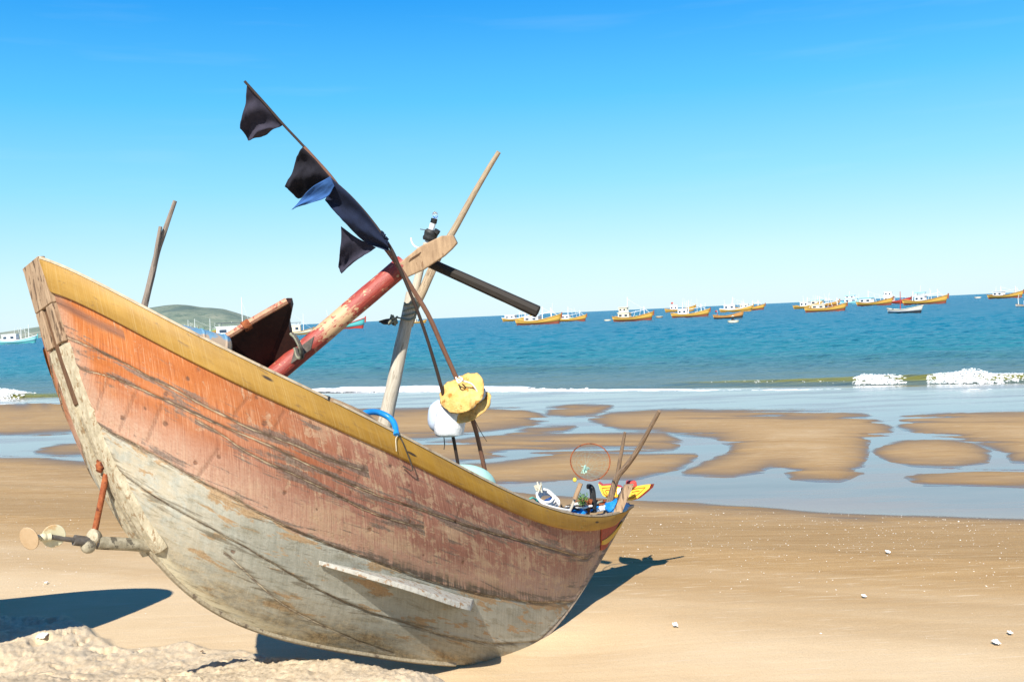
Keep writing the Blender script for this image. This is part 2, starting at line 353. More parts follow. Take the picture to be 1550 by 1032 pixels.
def _hull():
    b = NB('weathered_hull_paint'); uv = b.co('UV'); t = b.at('t'); pa = b.at('paint'); sp = b.at('spot'); bu = b.at('butt'); sm = b.ma('ABSOLUTE', b.at('smear')); se = b.ma('ABSOLUTE', b.at('seam_a'))
    for q_ in 'bcdef': se = b.ma('MINIMUM', se, b.ma('ABSOLUTE', b.at('seam_' + q_))); kd = b.at('keel')
    vst = b.noise(b.mp(uv, (150, 5, 1)), 1, 5, .65); vst2 = b.noise(b.mp(uv, (38, 3, 1)), 1, 5, .6); hst = b.noise(b.mp(uv, (2.2, 45, 1)), 1, 5, .6)
    big = b.noise(b.mp(uv, (1.3, 3, 1)), 1.2, 6, .6); pe = b.noise(b.mp(uv, (7.5, 11, 1)), 1.3, 9, .72, .5); gr = b.noise(b.mp(uv, (5, 16, 1), loc=(3, 5, 0)), 1, 8, .72, .4)
    fine = b.noise(uv, 70, 4, .7)
    # red paint: orange and sound at the stern, brick red, scuffed and peeling toward the bow
    mixn = b.ma('ADD', b.ma('MULTIPLY', big, .5), b.ma('MULTIPLY', vst, .5))
    org = b.ramp(mixn, [(.36, (.38, .095, .014)), (.64, (.62, .225, .055))])
    brk = b.ramp(mixn, [(.36, (.23, .085, .062)), (.64, (.46, .235, .165))])
    mid = b.noise(b.mp(uv, (2.6, 5, 1), loc=(1, 8, 0)), 1.1, 7, .66, .3)
    col = b.mix(b.mr(b.ma('ADD', t, b.ma('ADD', b.ma('MULTIPLY', big, .30), b.mr(pa, -.5, 0, 0, .22))), .32, .68), org, brk)
    fade = b.mr(b.ma('ADD', b.ma('MULTIPLY', pa, -1), b.ma('MULTIPLY', mid, -.34)), .16, -.14)   # chalky pink wear toward the waterline
    col = b.mix(b.ma('MULTIPLY', fade, b.mr(vst2, .30, .60, .70, .95)), col, b.ramp(fine, [(.3, (.50, .29, .20)), (.7, (.62, .43, .32))]))
    lav = b.ma('MULTIPLY', b.mr(t, .58, .88), b.mr(b.ma('ADD', pa, b.ma('MULTIPLY', mid, .22)), -.30, .06))
    col = b.mix(b.ma('MULTIPLY', lav, b.mr(vst2, .30, .58, .35, .95)), col, b.ramp(vst, [(.35, (.27, .205, .175)), (.65, (.50, .41, .36))]))
    bare = b.ma('MULTIPLY', b.mr(b.ma('ADD', mid, b.ma('MULTIPLY', b.ma('SUBTRACT', vst2, .5), .35)), .51, .62), b.mr(t, .20, .50, .12, 1))
    col = b.mix(b.ma('MULTIPLY', bare, .72), col, b.ramp(mixn, [(.35, (.40, .255, .16)), (.65, (.66, .49, .33))]))
    pm = b.ma('ADD', pe, b.ma('ADD', b.ma('MULTIPLY', b.mr(t, .22, .5), .09), b.ma('MULTIPLY', b.ma('SUBTRACT', vst2, .5), .5)))
    peel = b.mr(pm, .60, .70); col = b.mix(b.ma('MULTIPLY', peel, .62), col, b.ramp(fine, [(.3, (.48, .32, .20)), (.7, (.66, .49, .33))]))
    col = b.mix(b.ma('MULTIPLY', b.mr(vst, .54, .68), .50), col, (.62, .44, .31))
    col = b.mix(b.ma('MULTIPLY', b.mr(vst, .46, .32), .35), col, (.17, .07, .05))
    near = b.mr(se, .09, .004); gl = b.noise(b.mp(uv, (2.6, 26, 1), loc=(6, 1, 0)), 1.1, 8, .70, .5)
    gm = b.ma('ADD', gl, b.ma('ADD', b.ma('MULTIPLY', near, .15), b.ma('ADD', b.ma('MULTIPLY', b.mr(t, .1, .5), .06), b.ma('MULTIPLY', b.ma('SUBTRACT', vst2, .5), .18))))
    col = b.mix(b.ma('MULTIPLY', b.mr(gm, .62, .72), .80), col, b.ramp(fine, [(.35, (.075, .06, .05)), (.65, (.24, .20, .165))]))
    wlg = b.ma('MULTIPLY', b.mr(b.ma('ADD', pa, b.ma('MULTIPLY', b.ma('SUBTRACT', mid, .5), .22)), -.13, -.01), b.ma('MULTIPLY', b.mr(t, .38, .55), b.mr(t, .92, .72)))
    col = b.mix(b.ma('MULTIPLY', b.ma('MULTIPLY', wlg, b.mr(vst2, .36, .56)), .85), col, (.075, .06, .042))
    col = b.mix(b.mr(sm, .035, .006, 0, .75), col, b.ramp(hst, [(.4, (.12, .065, .05)), (.6, (.28, .13, .08))]))
    # anti-fouled bottom: chalky grey, stained, scraped to bare tan wood in places
    low = b.ramp(b.ma('ADD', b.ma('MULTIPLY', big, .45), b.ma('ADD', b.ma('MULTIPLY', fine, .25), b.ma('MULTIPLY', vst2, .3))), [(.38, (.30, .295, .245)), (.62, (.54, .52, .44))])
    low = b.mix(b.ma('MULTIPLY', b.mr(t, .34, .10), b.mr(pe, .36, .6, 0, .8)), low, (.56, .46, .32))
    tanp = b.noise(b.mp(uv, (2.6, 8, 1), loc=(9, 2, 0)), 1.4, 9, .66, .3)
    low = b.mix(b.mr(b.ma('ADD', tanp, b.ma('ADD', b.mr(pa, .10, .0, 0, .07), b.mr(t, .7, .95, 0, .03))), .56, .60), low, b.ramp(fine, [(.3, (.34, .21, .11)), (.7, (.52, .36, .21))]))
    low = b.mix(b.ma('MULTIPLY', b.mr(gr, .50, .66), .50), low, b.ramp(fine, [(.35, (.13, .11, .07)), (.65, (.26, .22, .13))]))
    low = b.mix(b.ma('MULTIPLY', b.mr(b.ma('ADD', gl, b.ma('MULTIPLY', near, .16)), .63, .73), .65), low, (.12, .095, .06))
    dn = b.mr(b.ma('ADD', pa, b.ma('MULTIPLY', mid, .40)), .48, .90)
    low = b.mix(b.ma('MULTIPLY', dn, b.mr(tanp, .34, .58, .25, .9)), low, b.ramp(b.noise(uv, 28, 6, .75), [(.40, (.16, .12, .065)), (.62, (.48, .36, .20))]))
    low = b.mix(b.mr(vst, .56, .72, 0, .45), low, (.58, .54, .45))
    cut = b.mr(b.ma('ADD', pa, b.ma('MULTIPLY', b.ma('SUBTRACT', pe, .5), .13)), -.014, .014)
    col = b.mix(cut, col, low)
    # seams: weathered dark lines with broken bits of pale caulking
    ca = b.noise(b.mp(uv, (5, 26, 1)), 1.2, 8, .72); cb = b.noise(b.mp(uv, (9, 60, 1), loc=(2, 2, 0)), 1.1, 6, .7)
    sw = b.ma('SUBTRACT', se, b.ma('MULTIPLY', b.ma('SUBTRACT', cb, .5), .016))
    col = b.mix(b.ma('MULTIPLY', b.mr(sw, .016, .003), b.mr(ca, .40, .58, .25, .9)), col, (.12, .085, .06))
    col = b.mix(b.ma('MULTIPLY', b.mr(sw, .0045, .0015), b.mr(ca, .60, .46)), col, b.ramp(cb, [(.4, (.34, .26, .17)), (.6, (.66, .56, .40))]))
    col = b.mix(b.mr(b.ma('ADD', sp, b.ma('MULTIPLY', b.ma('SUBTRACT', fine, .5), .02)), .016, .007, 0, .75), col, b.ramp(cb, [(.4, (.05, .035, .03)), (.6, (.24, .10, .05))]))
    col = b.mix(b.mr(bu, .012, .004, 0, .30), col, (.12, .06, .04))
    col = b.mix(b.ma('MULTIPLY', b.mr(kd, .11, .05), b.ma('MULTIPLY', b.mr(t, .42, .30), b.mr(ca, .36, .55))), col, (.60, .52, .36))
    col = b.mix(1.0, col, b.mix(cut, (.75, .71, .67), (.84, .85, .84)), 'MULTIPLY')
    h = b.ma('ADD', b.ma('MULTIPLY', vst, .5), b.ma('ADD', b.ma('MULTIPLY', fine, .6), b.ma('SUBTRACT', gr, b.ma('MULTIPLY', peel, .3))))
    return b.out(col, b.mr(fine, .3, .7, .5, .8), b.bump(h, .45, .006), **{'Specular IOR Level': .35})
m_hull = _hull()

base = P(640, 1000, 6.2); base[2] = 0
boat = thing('fishing_boat', 'weathered orange and grey wooden boat with yellow rail, beached on foreground sand', 'boat', base)
def both(side): return np.array([1, side, 1])
Vn = wl(HD).reshape(-1, 3); Vf = wl(HD * both(-1)).reshape(-1, 3)
Fn = grid_faces(NT, NS); Ff = Fn[:, ::-1] + NT * NS
keeld = gir[:, -1:] - gir
A2 = lambda a: np.r_[np.asarray(a).ravel(), np.asarray(a).ravel()]
uvn = np.stack([arcm, gir], -1).reshape(-1, 2)
# outside faces must look outward
_a, _b, _c = Vn[Fn[5000][0]], Vn[Fn[5000][1]], Vn[Fn[5000][2]]
if np.cross(_b - _a, _c - _a) @ HNW.reshape(-1, 3)[Fn[5000][0]] < 0: Fn = Fn[:, ::-1]; Ff = Ff[:, ::-1]
hull = mesh_obj('hull', np.r_[Vn, Vf], np.r_[Fn, Ff], m_hull, boat, True, np.r_[uvn, uvn + np.array([7.3, 0])],
                dict(t=A2(TT), paint=A2(paint), **{'seam_' + q_: A2(a_) for q_, a_ in zip('abcdef', seams)}, spot=A2(spot), butt=A2(butt), smear=A2(smear), keel=A2(keeld)))
# inner skin
ti = np.linspace(.03, .97, 60)[:, None] * np.ones(24); si = np.ones((60, 1)) * np.linspace(.012, .97, 24)
LI = hull_local(ti, si) - hull_nl(ti, si) * np.minimum(.035, .4 * hull_local(ti, si)[..., 1:2])
mesh_obj('hull_lining', np.r_[wl(LI).reshape(-1, 3), wl(LI * both(-1)).reshape(-1, 3)], np.r_[grid_faces(60, 24), grid_faces(60, 24) + 60 * 24], m_inner, boat)
# yellow rubbing rail with a pale cap, one each side
def rail(side):
    t = np.linspace(  .006 if side > 0 else .13, .994, 220); n = len(t); z = np.zeros(n)
    p0 = hull_local(t, z); nn = hull_nl(t, z + .004); nh = nn.copy(); nh[:, 2] *= .25; nh /= np.linalg.norm(nh, axis=1, keepdims=True)
    gs = np.linspace(0, .4, 80); s_of = []
    for tt in t:
        G = hull_local(np.full(80, tt), gs); g = np.r_[0, np.cumsum(np.linalg.norm(np.diff(G, axis=0), axis=1))]
        s_of.append(np.interp(np.interp(tt, [0, .3, .6, .8, 1], [.152, .148, .138, .120, .095]), g, gs))
    p1 = hull_local(t, np.array(s_of)); th = .024
    rows = [p0 + nh * .001 + [0, 0, .004], p0 + nh * th + [0, 0, .004], p0 + nh * (th + .004) - [0, 0, .006], (p0 + p1) / 2 + nh * (th + .004), p1 + nh * th + [0, 0, .005], p1 + nh * (th - .006), p1 - nh * .004]
    V = np.stack(rows, 1) * both(side); L = np.r_[0, np.cumsum(np.linalg.norm(np.diff(p0, axis=0), axis=1))]
    g = [0, .02, .03, .07, .118, .125, .15]
    uv = np.stack([L[:, None] * np.ones(7), np.ones((n, 1)) * np.array(g)], -1).reshape(-1, 2)
    Fc = grid_faces(n, 7); Fc = Fc if side > 0 else Fc[:, ::-1]
    o = mesh_obj('rub_rail', wl(V).reshape(-1, 3), Fc, m_yellow, boat, True, uv); sharp(o, 50)
    top = p0 + [0, 0, .0065]; w = np.minimum(.06, p0[:, 1:2] * .8) * np.array([0, -1, 0])
    c = np.stack([top + nh * (th + .006) - [0, 0, .004], top + nh * (th + .006) + [0, 0, .010], top + w + [0, 0, .010], top + w - [0, 0, .03]], 1) * both(side)
    o = mesh_obj('rail_cap', wl(c).reshape(-1, 3), grid_faces(n, 4), m_cap if side > 0 else m_blue, boat, True); sharp(o, 30)
rail(1); rail(-1)
# stern post block with its slot, then the cheeks either side of the rudder groove
def keel_at(t, y=0.0, out=0.0):
    L = hull_local(np.array([t]), np.array([1.0]))[0]; a = hull_local(np.array([min(1, t + .002)]), np.array([1.0]))[0] - hull_local(np.array([max(0, t - .002)]), np.array([1.0]))[0]
    nrm = np.array([a[2], 0, -a[0]]); nrm /= np.linalg.norm(nrm) + 1e-12
    if nrm[0] > 0 and t < .4: nrm = -nrm
    if nrm[2] > 0 and t >= .4: nrm = -nrm
    return L + nrm * out + np.array([0, y, 0])
tz_t = np.linspace(0, .3, 900); kk = np.array([keel_at(q) for q in tz_t]); kxp, kyp, _ = proj(wl(kk))
t_slot = tz_t[np.abs(kyp - 466).argmin()]; t_end = tz_t[np.abs(kyp - 524).argmin()]; t_hole = tz_t[np.abs(kyp - 612).argmin()]
def ribbon(name, t0, t1, y0, y1, o0, o1, mat, n=24, up=0.0, round_top=False):
    t = np.linspace(t0, t1, n); V = []
    for k, q in enumerate(t):
        ex = (np.array([-.02, 0, .02]) * (1 if (k == 0 and up) else 0)) * up
        for (y, o) in ((y0, o0), (y0, o1), (y1, o1), (y1, o0)): V.append(keel_at(q, y, o) + ex)
    Fc = [tuple(f) for f in grid_faces(n, 4, True)] + [(3, 2, 1, 0), tuple(range(4 * n - 4, 4 * n))]
    o = mesh_obj(name, wl(np.array(V)), Fc, mat, boat, True); sharp(o, 40); bevel(o, .005); return o
ribbon('stern_post', 0.0, t_slot, -.098, .098, -.016, .022, m_post, 16, .3)
ribbon('stern_post_fork', t_slot + .0002, t_end, -.098, -.026, -.016, .022, m_post, 12)
ribbon('stern_post_fork', t_slot + .0002, t_end, .026, .098, -.016, .022, m_post, 12)
ribbon('rudder_groove', t_slot, t_hole, -.036, .036, -.03, .006, m_groove, 40)
def cheek(side, t0, t1, mat):
    t = np.linspace(t0, t1, 60); w = .034; V = []
    for k, q in enumerate(t):
        j = .010 * (vn(q * 120, side * 3.0, 2) - .5); f = 1 - .55 * (k / 59)
        for (y, o) in ((w * .9, -.03), (w, .017 * f + j * .4), (w + .062 + j, .012 * f), (w + .085 + j, -.03)): V.append(keel_at(q, y * side, o))
    Fc = [tuple(f) for f in grid_faces(60, 4, True)] + [(3, 2, 1, 0), tuple(range(236, 240))]
    o = mesh_obj('stern_cheek', wl(np.array(V)), Fc, mat, boat, True); sharp(o, 40)
t_shaft = tz_t[np.abs(kyp - 838).argmin()]
cheek(1, t_end + .001, t_shaft, m_cheek); cheek(-1, t_end + .001, t_shaft, m_cheek)
ribbon('keel', t_hole + .006, .62, -.016, .016, -.03, .010, wm('fouled_keel', (.20, .16, .10), (.38, .32, .22), (6, 6, 6), 9, c3=(.12, .09, .06)), 60)
ribbon('stem', .70, .998, -.012, .012, -.04, .007, wm('stem_wood', (.20, .15, .11), (.34, .27, .20), (5, 5, 5), 9, c3=(.14, .09, .06)), 60)
# bilge plank on the near side
bt = [px2ts(*q) for q in [(484, 851), (560, 867), (640, 888), (716, 911)]]
bt = spl(bt, 30); MBk = MB(); rows = []
for k, (t, s) in enumerate(bt):
    f = k / 29; p = hp(t, s); nW = hp(t, s, 1.0) - p; view = CAM - p; view /= np.linalg.norm(view)
    d = np.array([-.02, -1.0, .15]); d /= np.linalg.norm(d); wdt = .015 + .25 * ss(0, .95, f) ** .7; th = np.array([0, 0, 1.0]); th = th - d * (th @ d); th /= np.linalg.norm(th)
    h = .012 + .006 * f
    rows += [p - d * .03 + th * h, p + d * wdt + th * h, p + d * wdt - th * h, p - d * .03 - th * h]
MBk.add(rows, [tuple(f) for f in grid_faces(30, 4, True)] + [(3, 2, 1, 0), (116, 117, 118, 119)]); o = MBk.build('bilge_plank', m_bilge, boat); bevel(o, .004)
# patch on the hull from traced corners (bow panel)
def patch(name, quad, mat, out, n=14, parent=None, side=1):
    c = np.array([px2ts(*q) for q in quad]); a = np.linspace(0, 1, n)
    UVs = (c[0] * (1 - a)[:, None, None] * (1 - a)[None, :, None] + c[1] * a[:, None, None] * (1 - a)[None, :, None] + c[2] * a[:, None, None] * a[None, :, None] + c[3] * (1 - a)[:, None, None] * a[None, :, None])
    L = (hull_local(UVs[..., 0], UVs[..., 1]) + hull_nl(UVs[..., 0], UVs[..., 1]) * out) * both(side)
    o = mesh_obj(name, wl(L).reshape(-1, 3), grid_faces(n, n), mat, parent or boat)
    m = o.modifiers.new('thick', 'SOLIDIFY'); m.thickness = .006; m.offset = 0; return o
for sd in (1, -1):
    pn = patch('bow_panel', [(909, 798), (940, 783), (918, 826), (908, 832)], m_panel, .006, side=sd)
    patch('panel_stripe', [(909, 817), (941, 787), (939, 793), (909, 823)], m_stripe, .011, parent=pn, side=sd)
# deck pieces inside
def deck(name, t0, t1, drop, mat, n=30):
    t = np.linspace(t0, t1, n); e = hull_local(t, np.full(n, .002)); rows = []; xg, yg_ = HL[..., 0].ravel(), HL[..., 1].ravel(); zg = HL[..., 2].ravel(); yy = np.zeros(n)
    for k in range(n):
        m_ = (np.abs(xg - e[k, 0]) < .04) & (np.abs(zg - (e[k, 2] - drop)) < .03); yy[k] = max((yg_[m_].min() if m_.any() else .03) - .045, .004)
    for k in range(n):
        for f in np.linspace(-1, 1, 9): rows.append([e[k, 0], yy[k] * f, e[k, 2] - drop + .02 * (1 - f * f)])
    o = mesh_obj(name, wl(np.array(rows)), grid_faces(n, 9), mat, boat); m = o.modifiers.new('thick', 'SOLIDIFY'); m.thickness = .02; return o
deck('foredeck', .80, .985, .055, m_blue); deck('aft_deck', .02, .2, .07, m_blue); deck('floor_boards', .2, .8, .45, m_inner)
for tq in (.32, .5, .66):
    e = hull_local(np.array([tq]), np.array([.03]))[0]; c = wl(np.array([[e[0], 0, e[2] - .16]]))[0]; m_ = (np.abs(HL[..., 0] - e[0]) < .1) & (np.abs(HL[..., 2] - e[2] + .16) < .04); e[1] = HL[..., 1][m_].min() - .01
    o = MB().box(c, EX * .07, EY * (e[1] - .03), EZ * .014).build('thwart', m_inner, boat, False); bevel(o)
# propeller gear, all in the boat's centre plane
def ccp(px, py):
    v = P0_(px, py, 1.0) - CAM; return CAM + v * (((EO - CAM) @ EY) / (v @ EY))
gear_on()
sh = MB().tube(spl([ccp(266, 829), ccp(200, 824), ccp(148, 821)], 14), .0265, 16, wob=.12).build('shaft_tube', m_shaft, boat)
br = MB().tube(spl([ccp(152, 822), ccp(112, 817)], 6), .021, 14).build('shaft_bearing', m_iron, boat)
MB().sphere(ccp(134, 826) , .030, .028, .030).build('bearing_lug', m_shaft, br)
MB().tube(spl([ccp(118, 818), ccp(76, 812)], 5), .010, 10).build('drive_shaft', m_iron, boat)
lump = MB(); lump.tube(spl([ccp(141, 800), ccp(142, 812), ccp(141, 826)], 8), [.010, .02, .027, .032, .032, .030, .026, .02], 14, wob=.5, seed=4); lump.build('clamp_plate', m_cheek, boat)
st = MB().tube(spl([ccp(161, 716), ccp(156, 745), ccp(149, 778), ccp(143, 808)], 24), .0125, 12, wob=.35, seed=2).build('shaft_strut', m_rust, boat)
kn = MB(); kn.sphere(ccp(153, 705), .022, .02, .022); kn.tube(spl([ccp(148, 700), ccp(154, 699), ccp(161, 708), ccp(164, 722)], 10), .012, 8, wob=.4); kn.tube(spl([ccp(149, 713), ccp(154, 706)], 4), .012, 8, wob=.4); kn.build('strut_bolt', m_rust, st)
pr = MB().sphere(ccp(66, 813), .017).tube([ccp(76, 812.5), ccp(56, 813)], [.016, .010], 12).build('propeller', m_prop, boat)
axis = ccp(76, 812) - ccp(56, 812); axis /= np.linalg.norm(axis)
def blade(cx, cy, rx, ry, twist, dd, mt=None):
    c = ccp(cx, cy) + axis * dd; rx *= 1.2; ry *= 1.2; rightv = cr * math.cos(twist) + cf * math.sin(twist); n = np.cross(rightv, cu); V = [c]; k = 28
    for ring in (.4, .75, .95, 1.0):
        for j in range(k):
            a = 2 * math.pi * j / k; V.append(c + rightv * rx * ring * math.cos(a) + cu * ry * ring * math.sin(a) + n * .012 * ring * math.sin(a) * math.cos(twist))
    Fc = [(0, 1 + j, 1 + (j + 1) % k) for j in range(k)]
    for q in range(3): Fc += [(1 + q * k + j, 1 + (q + 1) * k + j, 1 + (q + 1) * k + (j + 1) % k, 1 + q * k + (j + 1) % k) for j in range(k)]
    o = mesh_obj('propeller_blade', V, Fc, mt or m_prop, pr); m = o.modifiers.new('thick', 'SOLIDIFY'); m.thickness = .005
blade(45, 815, .044, .045, -.28, -.004, wm('tan_propeller_bronze', (.36, .24, .13), (.46, .33, .20), (1, 1, 1), 14, .4, .1)); blade(80, 811, .044, .046, .55, .004)
# cord hanging over the rail
w = [px2ts(598, 660), px2ts(603, 680), px2ts(606, 700)]
MB().tube(spl([hp(w[0][0], .004, .035), hp(w[0][0] + .002, w[1][1] * .5, .037), hp(w[0][0] + .006, .1, .036), hp(w[2][0], w[2][1] + .01, .014)], 14), .0035, 6).build('cord', m_drope, boat)
MB().tube(spl([hp(w[0][0] - .004, .004, .036), hp(w[0][0] - .010, .02, .036), hp(w[0][0] - .016, .06, .036)], 10), .002, 6).build('cord', m_rope, boat)

# bow fittings: samson post, cap block and the painted eye board
MB().box(P(943, 754, 7.42), cr * .034 + cu * .004, cf * .03, cu * .105 + cr * .045).build('bow_post', m_post, boat, False)
fm = P(943, 746, 7.6)
orn = MB()
def face(px, py, d=7.62): return P(px, py, d)
LW = [(905.5, 731), (911, 735), (925, 734), (938, 737), (944, 742), (944, 757), (930, 757.5), (919, 754), (912, 749), (908, 741)]
RW = [(944, 742), (952, 739), (965, 735), (977, 733), (985, 732.5), (983, 738), (974, 746), (964, 754), (956, 757), (944, 757)]
bdir = cf * .10 + np.array([.02, 0, 0])
ob = MB().prism([face(*q) for q in LW], bdir).prism([face(*q) for q in RW], bdir + cr * .022 - cu * .012).build('eye_board', m_redpaint, boat, False)
def strip(px, w, mat, name, lift=-.006, parent=ob):
    pts = np.array([face(*q) for q in px]) + cf * lift
    MB().tube(pts, w, 6, flat=.5).build(name, mat, parent)
def inset(poly, k, lift, name, mat):
    A = np.array(poly, float); c = A.mean(0); A = c + (A - c) * k
    MB().prism([face(*q) - cf * lift for q in A], cf * .003).build(name, mat, ob, False)
inset(LW, 1.0, .004, 'painted_wing', m_brightyel); inset(RW, .99, .004, 'painted_wing', m_brightyel)
key = [(940, 754), (924, 754), (914, 747), (911, 738), (926, 737), (937, 740)]
strip(key, .0045, m_redpaint, 'key_line')
strip([(917, 741), (928, 741), (928, 748), (922, 748), (922, 745)], .0045, m_redpaint, 'key_line')
strip([(928, 741), (933, 742), (933, 752), (920, 750), (916, 742)], .0040, m_redpaint, 'key_line')
strip([(950, 754), (958, 753), (970, 744), (977, 737), (962, 739), (952, 742)], .0045, m_redpaint, 'key_line')
strip([(968, 742), (957, 744), (956, 749), (962, 748)], .0045, m_redpaint, 'key_line')
MB().prism([face(*q) - cf * .012 for q in [(934, 739), (939, 737), (944, 738), (944, 746), (939, 749), (934, 747)]], cf * .006).build('painted_eye', m_eyew, ob, False)
MB().prism([face(*q) - cf * .018 for q in [(939, 738), (943, 737.5), (945, 740), (943, 744), (940, 742)]], cf * .005).build('eye_pupil', m_eyeb, ob, False)
o = MB().box(P(955.5, 733, 7.75), cr * .046, cf * .04, cu * .030, .8).build('cap_block', m_redpaint, boat, False); bevel(o, .008)
MB().box(P(938, 757, 7.55), cr * .03, cf * .01, cu * .02).build('eye_board_bracket', m_bwhite, boat, False)
for q in ([(862, 772), (890, 773), (915, 770), (938, 762)], [(855, 770), (872, 763), (892, 768)]):
    MB().tube(spl([P(a, b, 7.0 + (a - 860) * .007) for a, b in q], 14), .012, 8).build('white_pipe', m_eyew, boat)
for q in ([(872, 760), (925, 758)], [(885, 765), (930, 762)]):
    MB().tube(spl([P(a, b, 7.22 + (a - 870) * .005) for a, b in q], 6), .013, 8, wob=.3).build('red_rib', m_rust, boat)
# ------------------------------------------------------------------ gear lying in and standing on the boat
def path(lst, n=24): return spl(pp(lst), n)
def px_r(w, d): return w * d / F / 2
# rudder: blade, shaft, wooden head, tiller spar, shackle
rd = thing('rudder', 'unshipped rudder with dark blade, worn red shaft and bare wooden head lying across the boat', 'rudder', P(400, 545, 4.9))
top = [(330, 521, 4.72), (345, 512, 4.74), (388, 485, 4.82), (432, 458, 4.90), (440, 458, 4.92), (442, 467, 4.94), (437, 492, 4.98), (441, 512, 5.02), (450, 522, 5.05), (472, 520, 5.10), (400, 562, 5.05), (370, 590, 5.0), (300, 575, 4.86)]
o = MB().prism(pp(top), cf * .04 + cu * .028).build('blade', m_blade, rd, False)
MB().tube(path([(330, 517, 4.72), (345, 508.5, 4.745), (388, 482, 4.825), (434, 455.5, 4.905)], 12), px_r(13, 4.85), 8, flat=.8).build('blade_edge', m_edge, rd)
MB().tube(path([(368, 495.5, 4.78), (378, 489.5, 4.80)], 4), px_r(17, 4.8), 10).build('edge_bolt', m_rust, rd)
def rdl(px): return 4.98 + (px - 400) * (5.62 - 4.98) / 290
MB().tube(path([(x, 521 + (x - 470) * (404 - 521) / (607 - 470) , rdl(x)) for x in (395, 430, 470, 515, 560, 612)], 30), np.linspace(.049, .053, 30), 20, wob=.07).build('shaft', m_redshaft, rd)
def head_pt(x, y, dz=0): return P(x, y, rdl(x) + dz)
hp_poly = [(600, 402), (612, 392), (634, 374), (668, 357), (686, 356), (692, 368), (684, 377), (672, 388), (640, 409), (620, 418), (609, 423)]
o = MB().prism([head_pt(x, y, -.055) for x, y in hp_poly], cf * .11 + cu * .01).build('head', m_tan, rd, False); bevel(o, .006, 2)
o = MB().box(head_pt(628, 389, -.056), (head_pt(636, 384, -.056) - head_pt(620, 394, -.056)) * .5, cu * .011 + cr * .006, cf * .004).build('mortise', m_groove, rd, False)
MB().tube(path([(640, 393, 5.62), (664, 404, 5.66), (740, 438, 5.74), (814, 472, 5.80)], 20), np.linspace(.026, .034, 20), 8, wob=.08).build('tiller', m_spar, rd)
for k in range(2):
    MB().tube(path([(440 + k * 2, 505, 4.93), (447 + k * 2, 512, 4.92), (454 + k * 2, 527, 4.93), (456 + k * 2, 541, 4.98), (450 + k * 2, 540, 5.0), (446 + k * 2, 526, 5.0)], 20), .008, 8).build('shackle', m_iron if k else m_oldrope, rd)
o = MB().box(P(458, 530, 5.03), (P(474, 519, 5.03) - P(444, 541, 5.03)) * .5, cf * .01, cu * .038 + cr * .01).build('iron_strap', m_iron, rd, False)
# mast with lamp
ms = thing('mast', 'thick weathered wooden mast standing in the boat amidships, topped by a taped white lamp', 'mast', P(583, 640, 5.72))
MB().tube(path([(578, 668, 5.72), (585, 628, 5.73), (600, 560, 5.74), (613, 497, 5.75), (624, 443, 5.76)], 40), np.linspace(.044, .036, 40), 14, wob=.10, seed=1).build('lower_pole', m_grey, ms)
MB().tube(path([(621, 470, 5.80), (632, 425, 5.82), (640, 392, 5.83), (646, 368, 5.84)], 20), np.linspace(.026, .020, 20), 10, wob=.12, seed=2).build('upper_pole', m_grey, ms)
lp = MB().tube(path([(646, 372, 5.84), (648.5, 362, 5.84), (652, 350, 5.84), (656, 336, 5.84)], 12), px_r(9, 5.8), 14).build('lamp', m_tube, ms)
MB().tube(path([(649, 365, 5.84), (654, 348, 5.84)], 8), np.array([.034, .040, .041, .038, .040, .041, .038, .03]), 12, wob=.25, seed=3).build('tape_wrap', m_tape, lp)
MB().tube(path([(660, 353, 5.82), (663, 348, 5.82)], 4), .018, 8, wob=.3).build('tape_wrap', m_tape, lp)
MB().tube(path([(656, 338, 5.84), (657.5, 331, 5.84)], 4), px_r(10, 5.8), 14).build('lamp_collar', m_eyeb, lp)
MB().sphere(P(658.5, 326, 5.84), .018, .018, .022).build('lamp_bulb', m_glass, lp)
MB().tube(path([(640, 376, 5.8), (630, 374, 5.78), (624, 368, 5.78), (622, 360, 5.78)], 14), .005, 6).build('lamp_wire', m_wrope, lp)
MB().tube(path([(652, 350, 5.82), (643, 348, 5.8), (636, 347, 5.8)], 6), .0025, 6).build('lamp_wire', m_drope, lp)
lash = MB()
for k in range(4):
    c = P(618 + k * 1.5, 481 - k * 6, 5.755); pts = [c + cr * .046 * math.cos(a) + cf * .05 * math.sin(a) + cu * .012 * math.sin(a + k) for a in np.linspace(0, 2 * math.pi, 22)]
    lash.tube(pts, .005, 6, cap=False)
lash.tube(path([(612, 458, 5.71), (618, 462, 5.70), (628, 455, 5.70), (632, 470, 5.70), (622, 484, 5.70), (608, 482, 5.70), (600, 480, 5.70)], 30), .005, 6)
lash.build('rope_lashing', m_oldrope, ms)
kn = MB()
for k in range(7):
    kn.tube(spl([P(597, 482, 5.7) + RNG.normal(0, .018, 3) for _ in range(5)], 16), .006, 6)
kn.build('rope_knot', m_oldrope, ms)
kn = MB()
for q in ([(596, 485, 5.7), (590, 489, 5.7), (588, 491, 5.69)], [(597, 484, 5.7), (595, 489, 5.7), (597, 492, 5.7)], [(594, 485, 5.7), (584, 485, 5.7), (574, 487, 5.7)], [(593, 487, 5.7), (582, 489, 5.7), (575, 486, 5.7)]):
    kn.tube(path(q, 8), np.linspace(.012, .005, 8), 7, wob=.4)
kn.build('rope_tail', m_drope, ms)
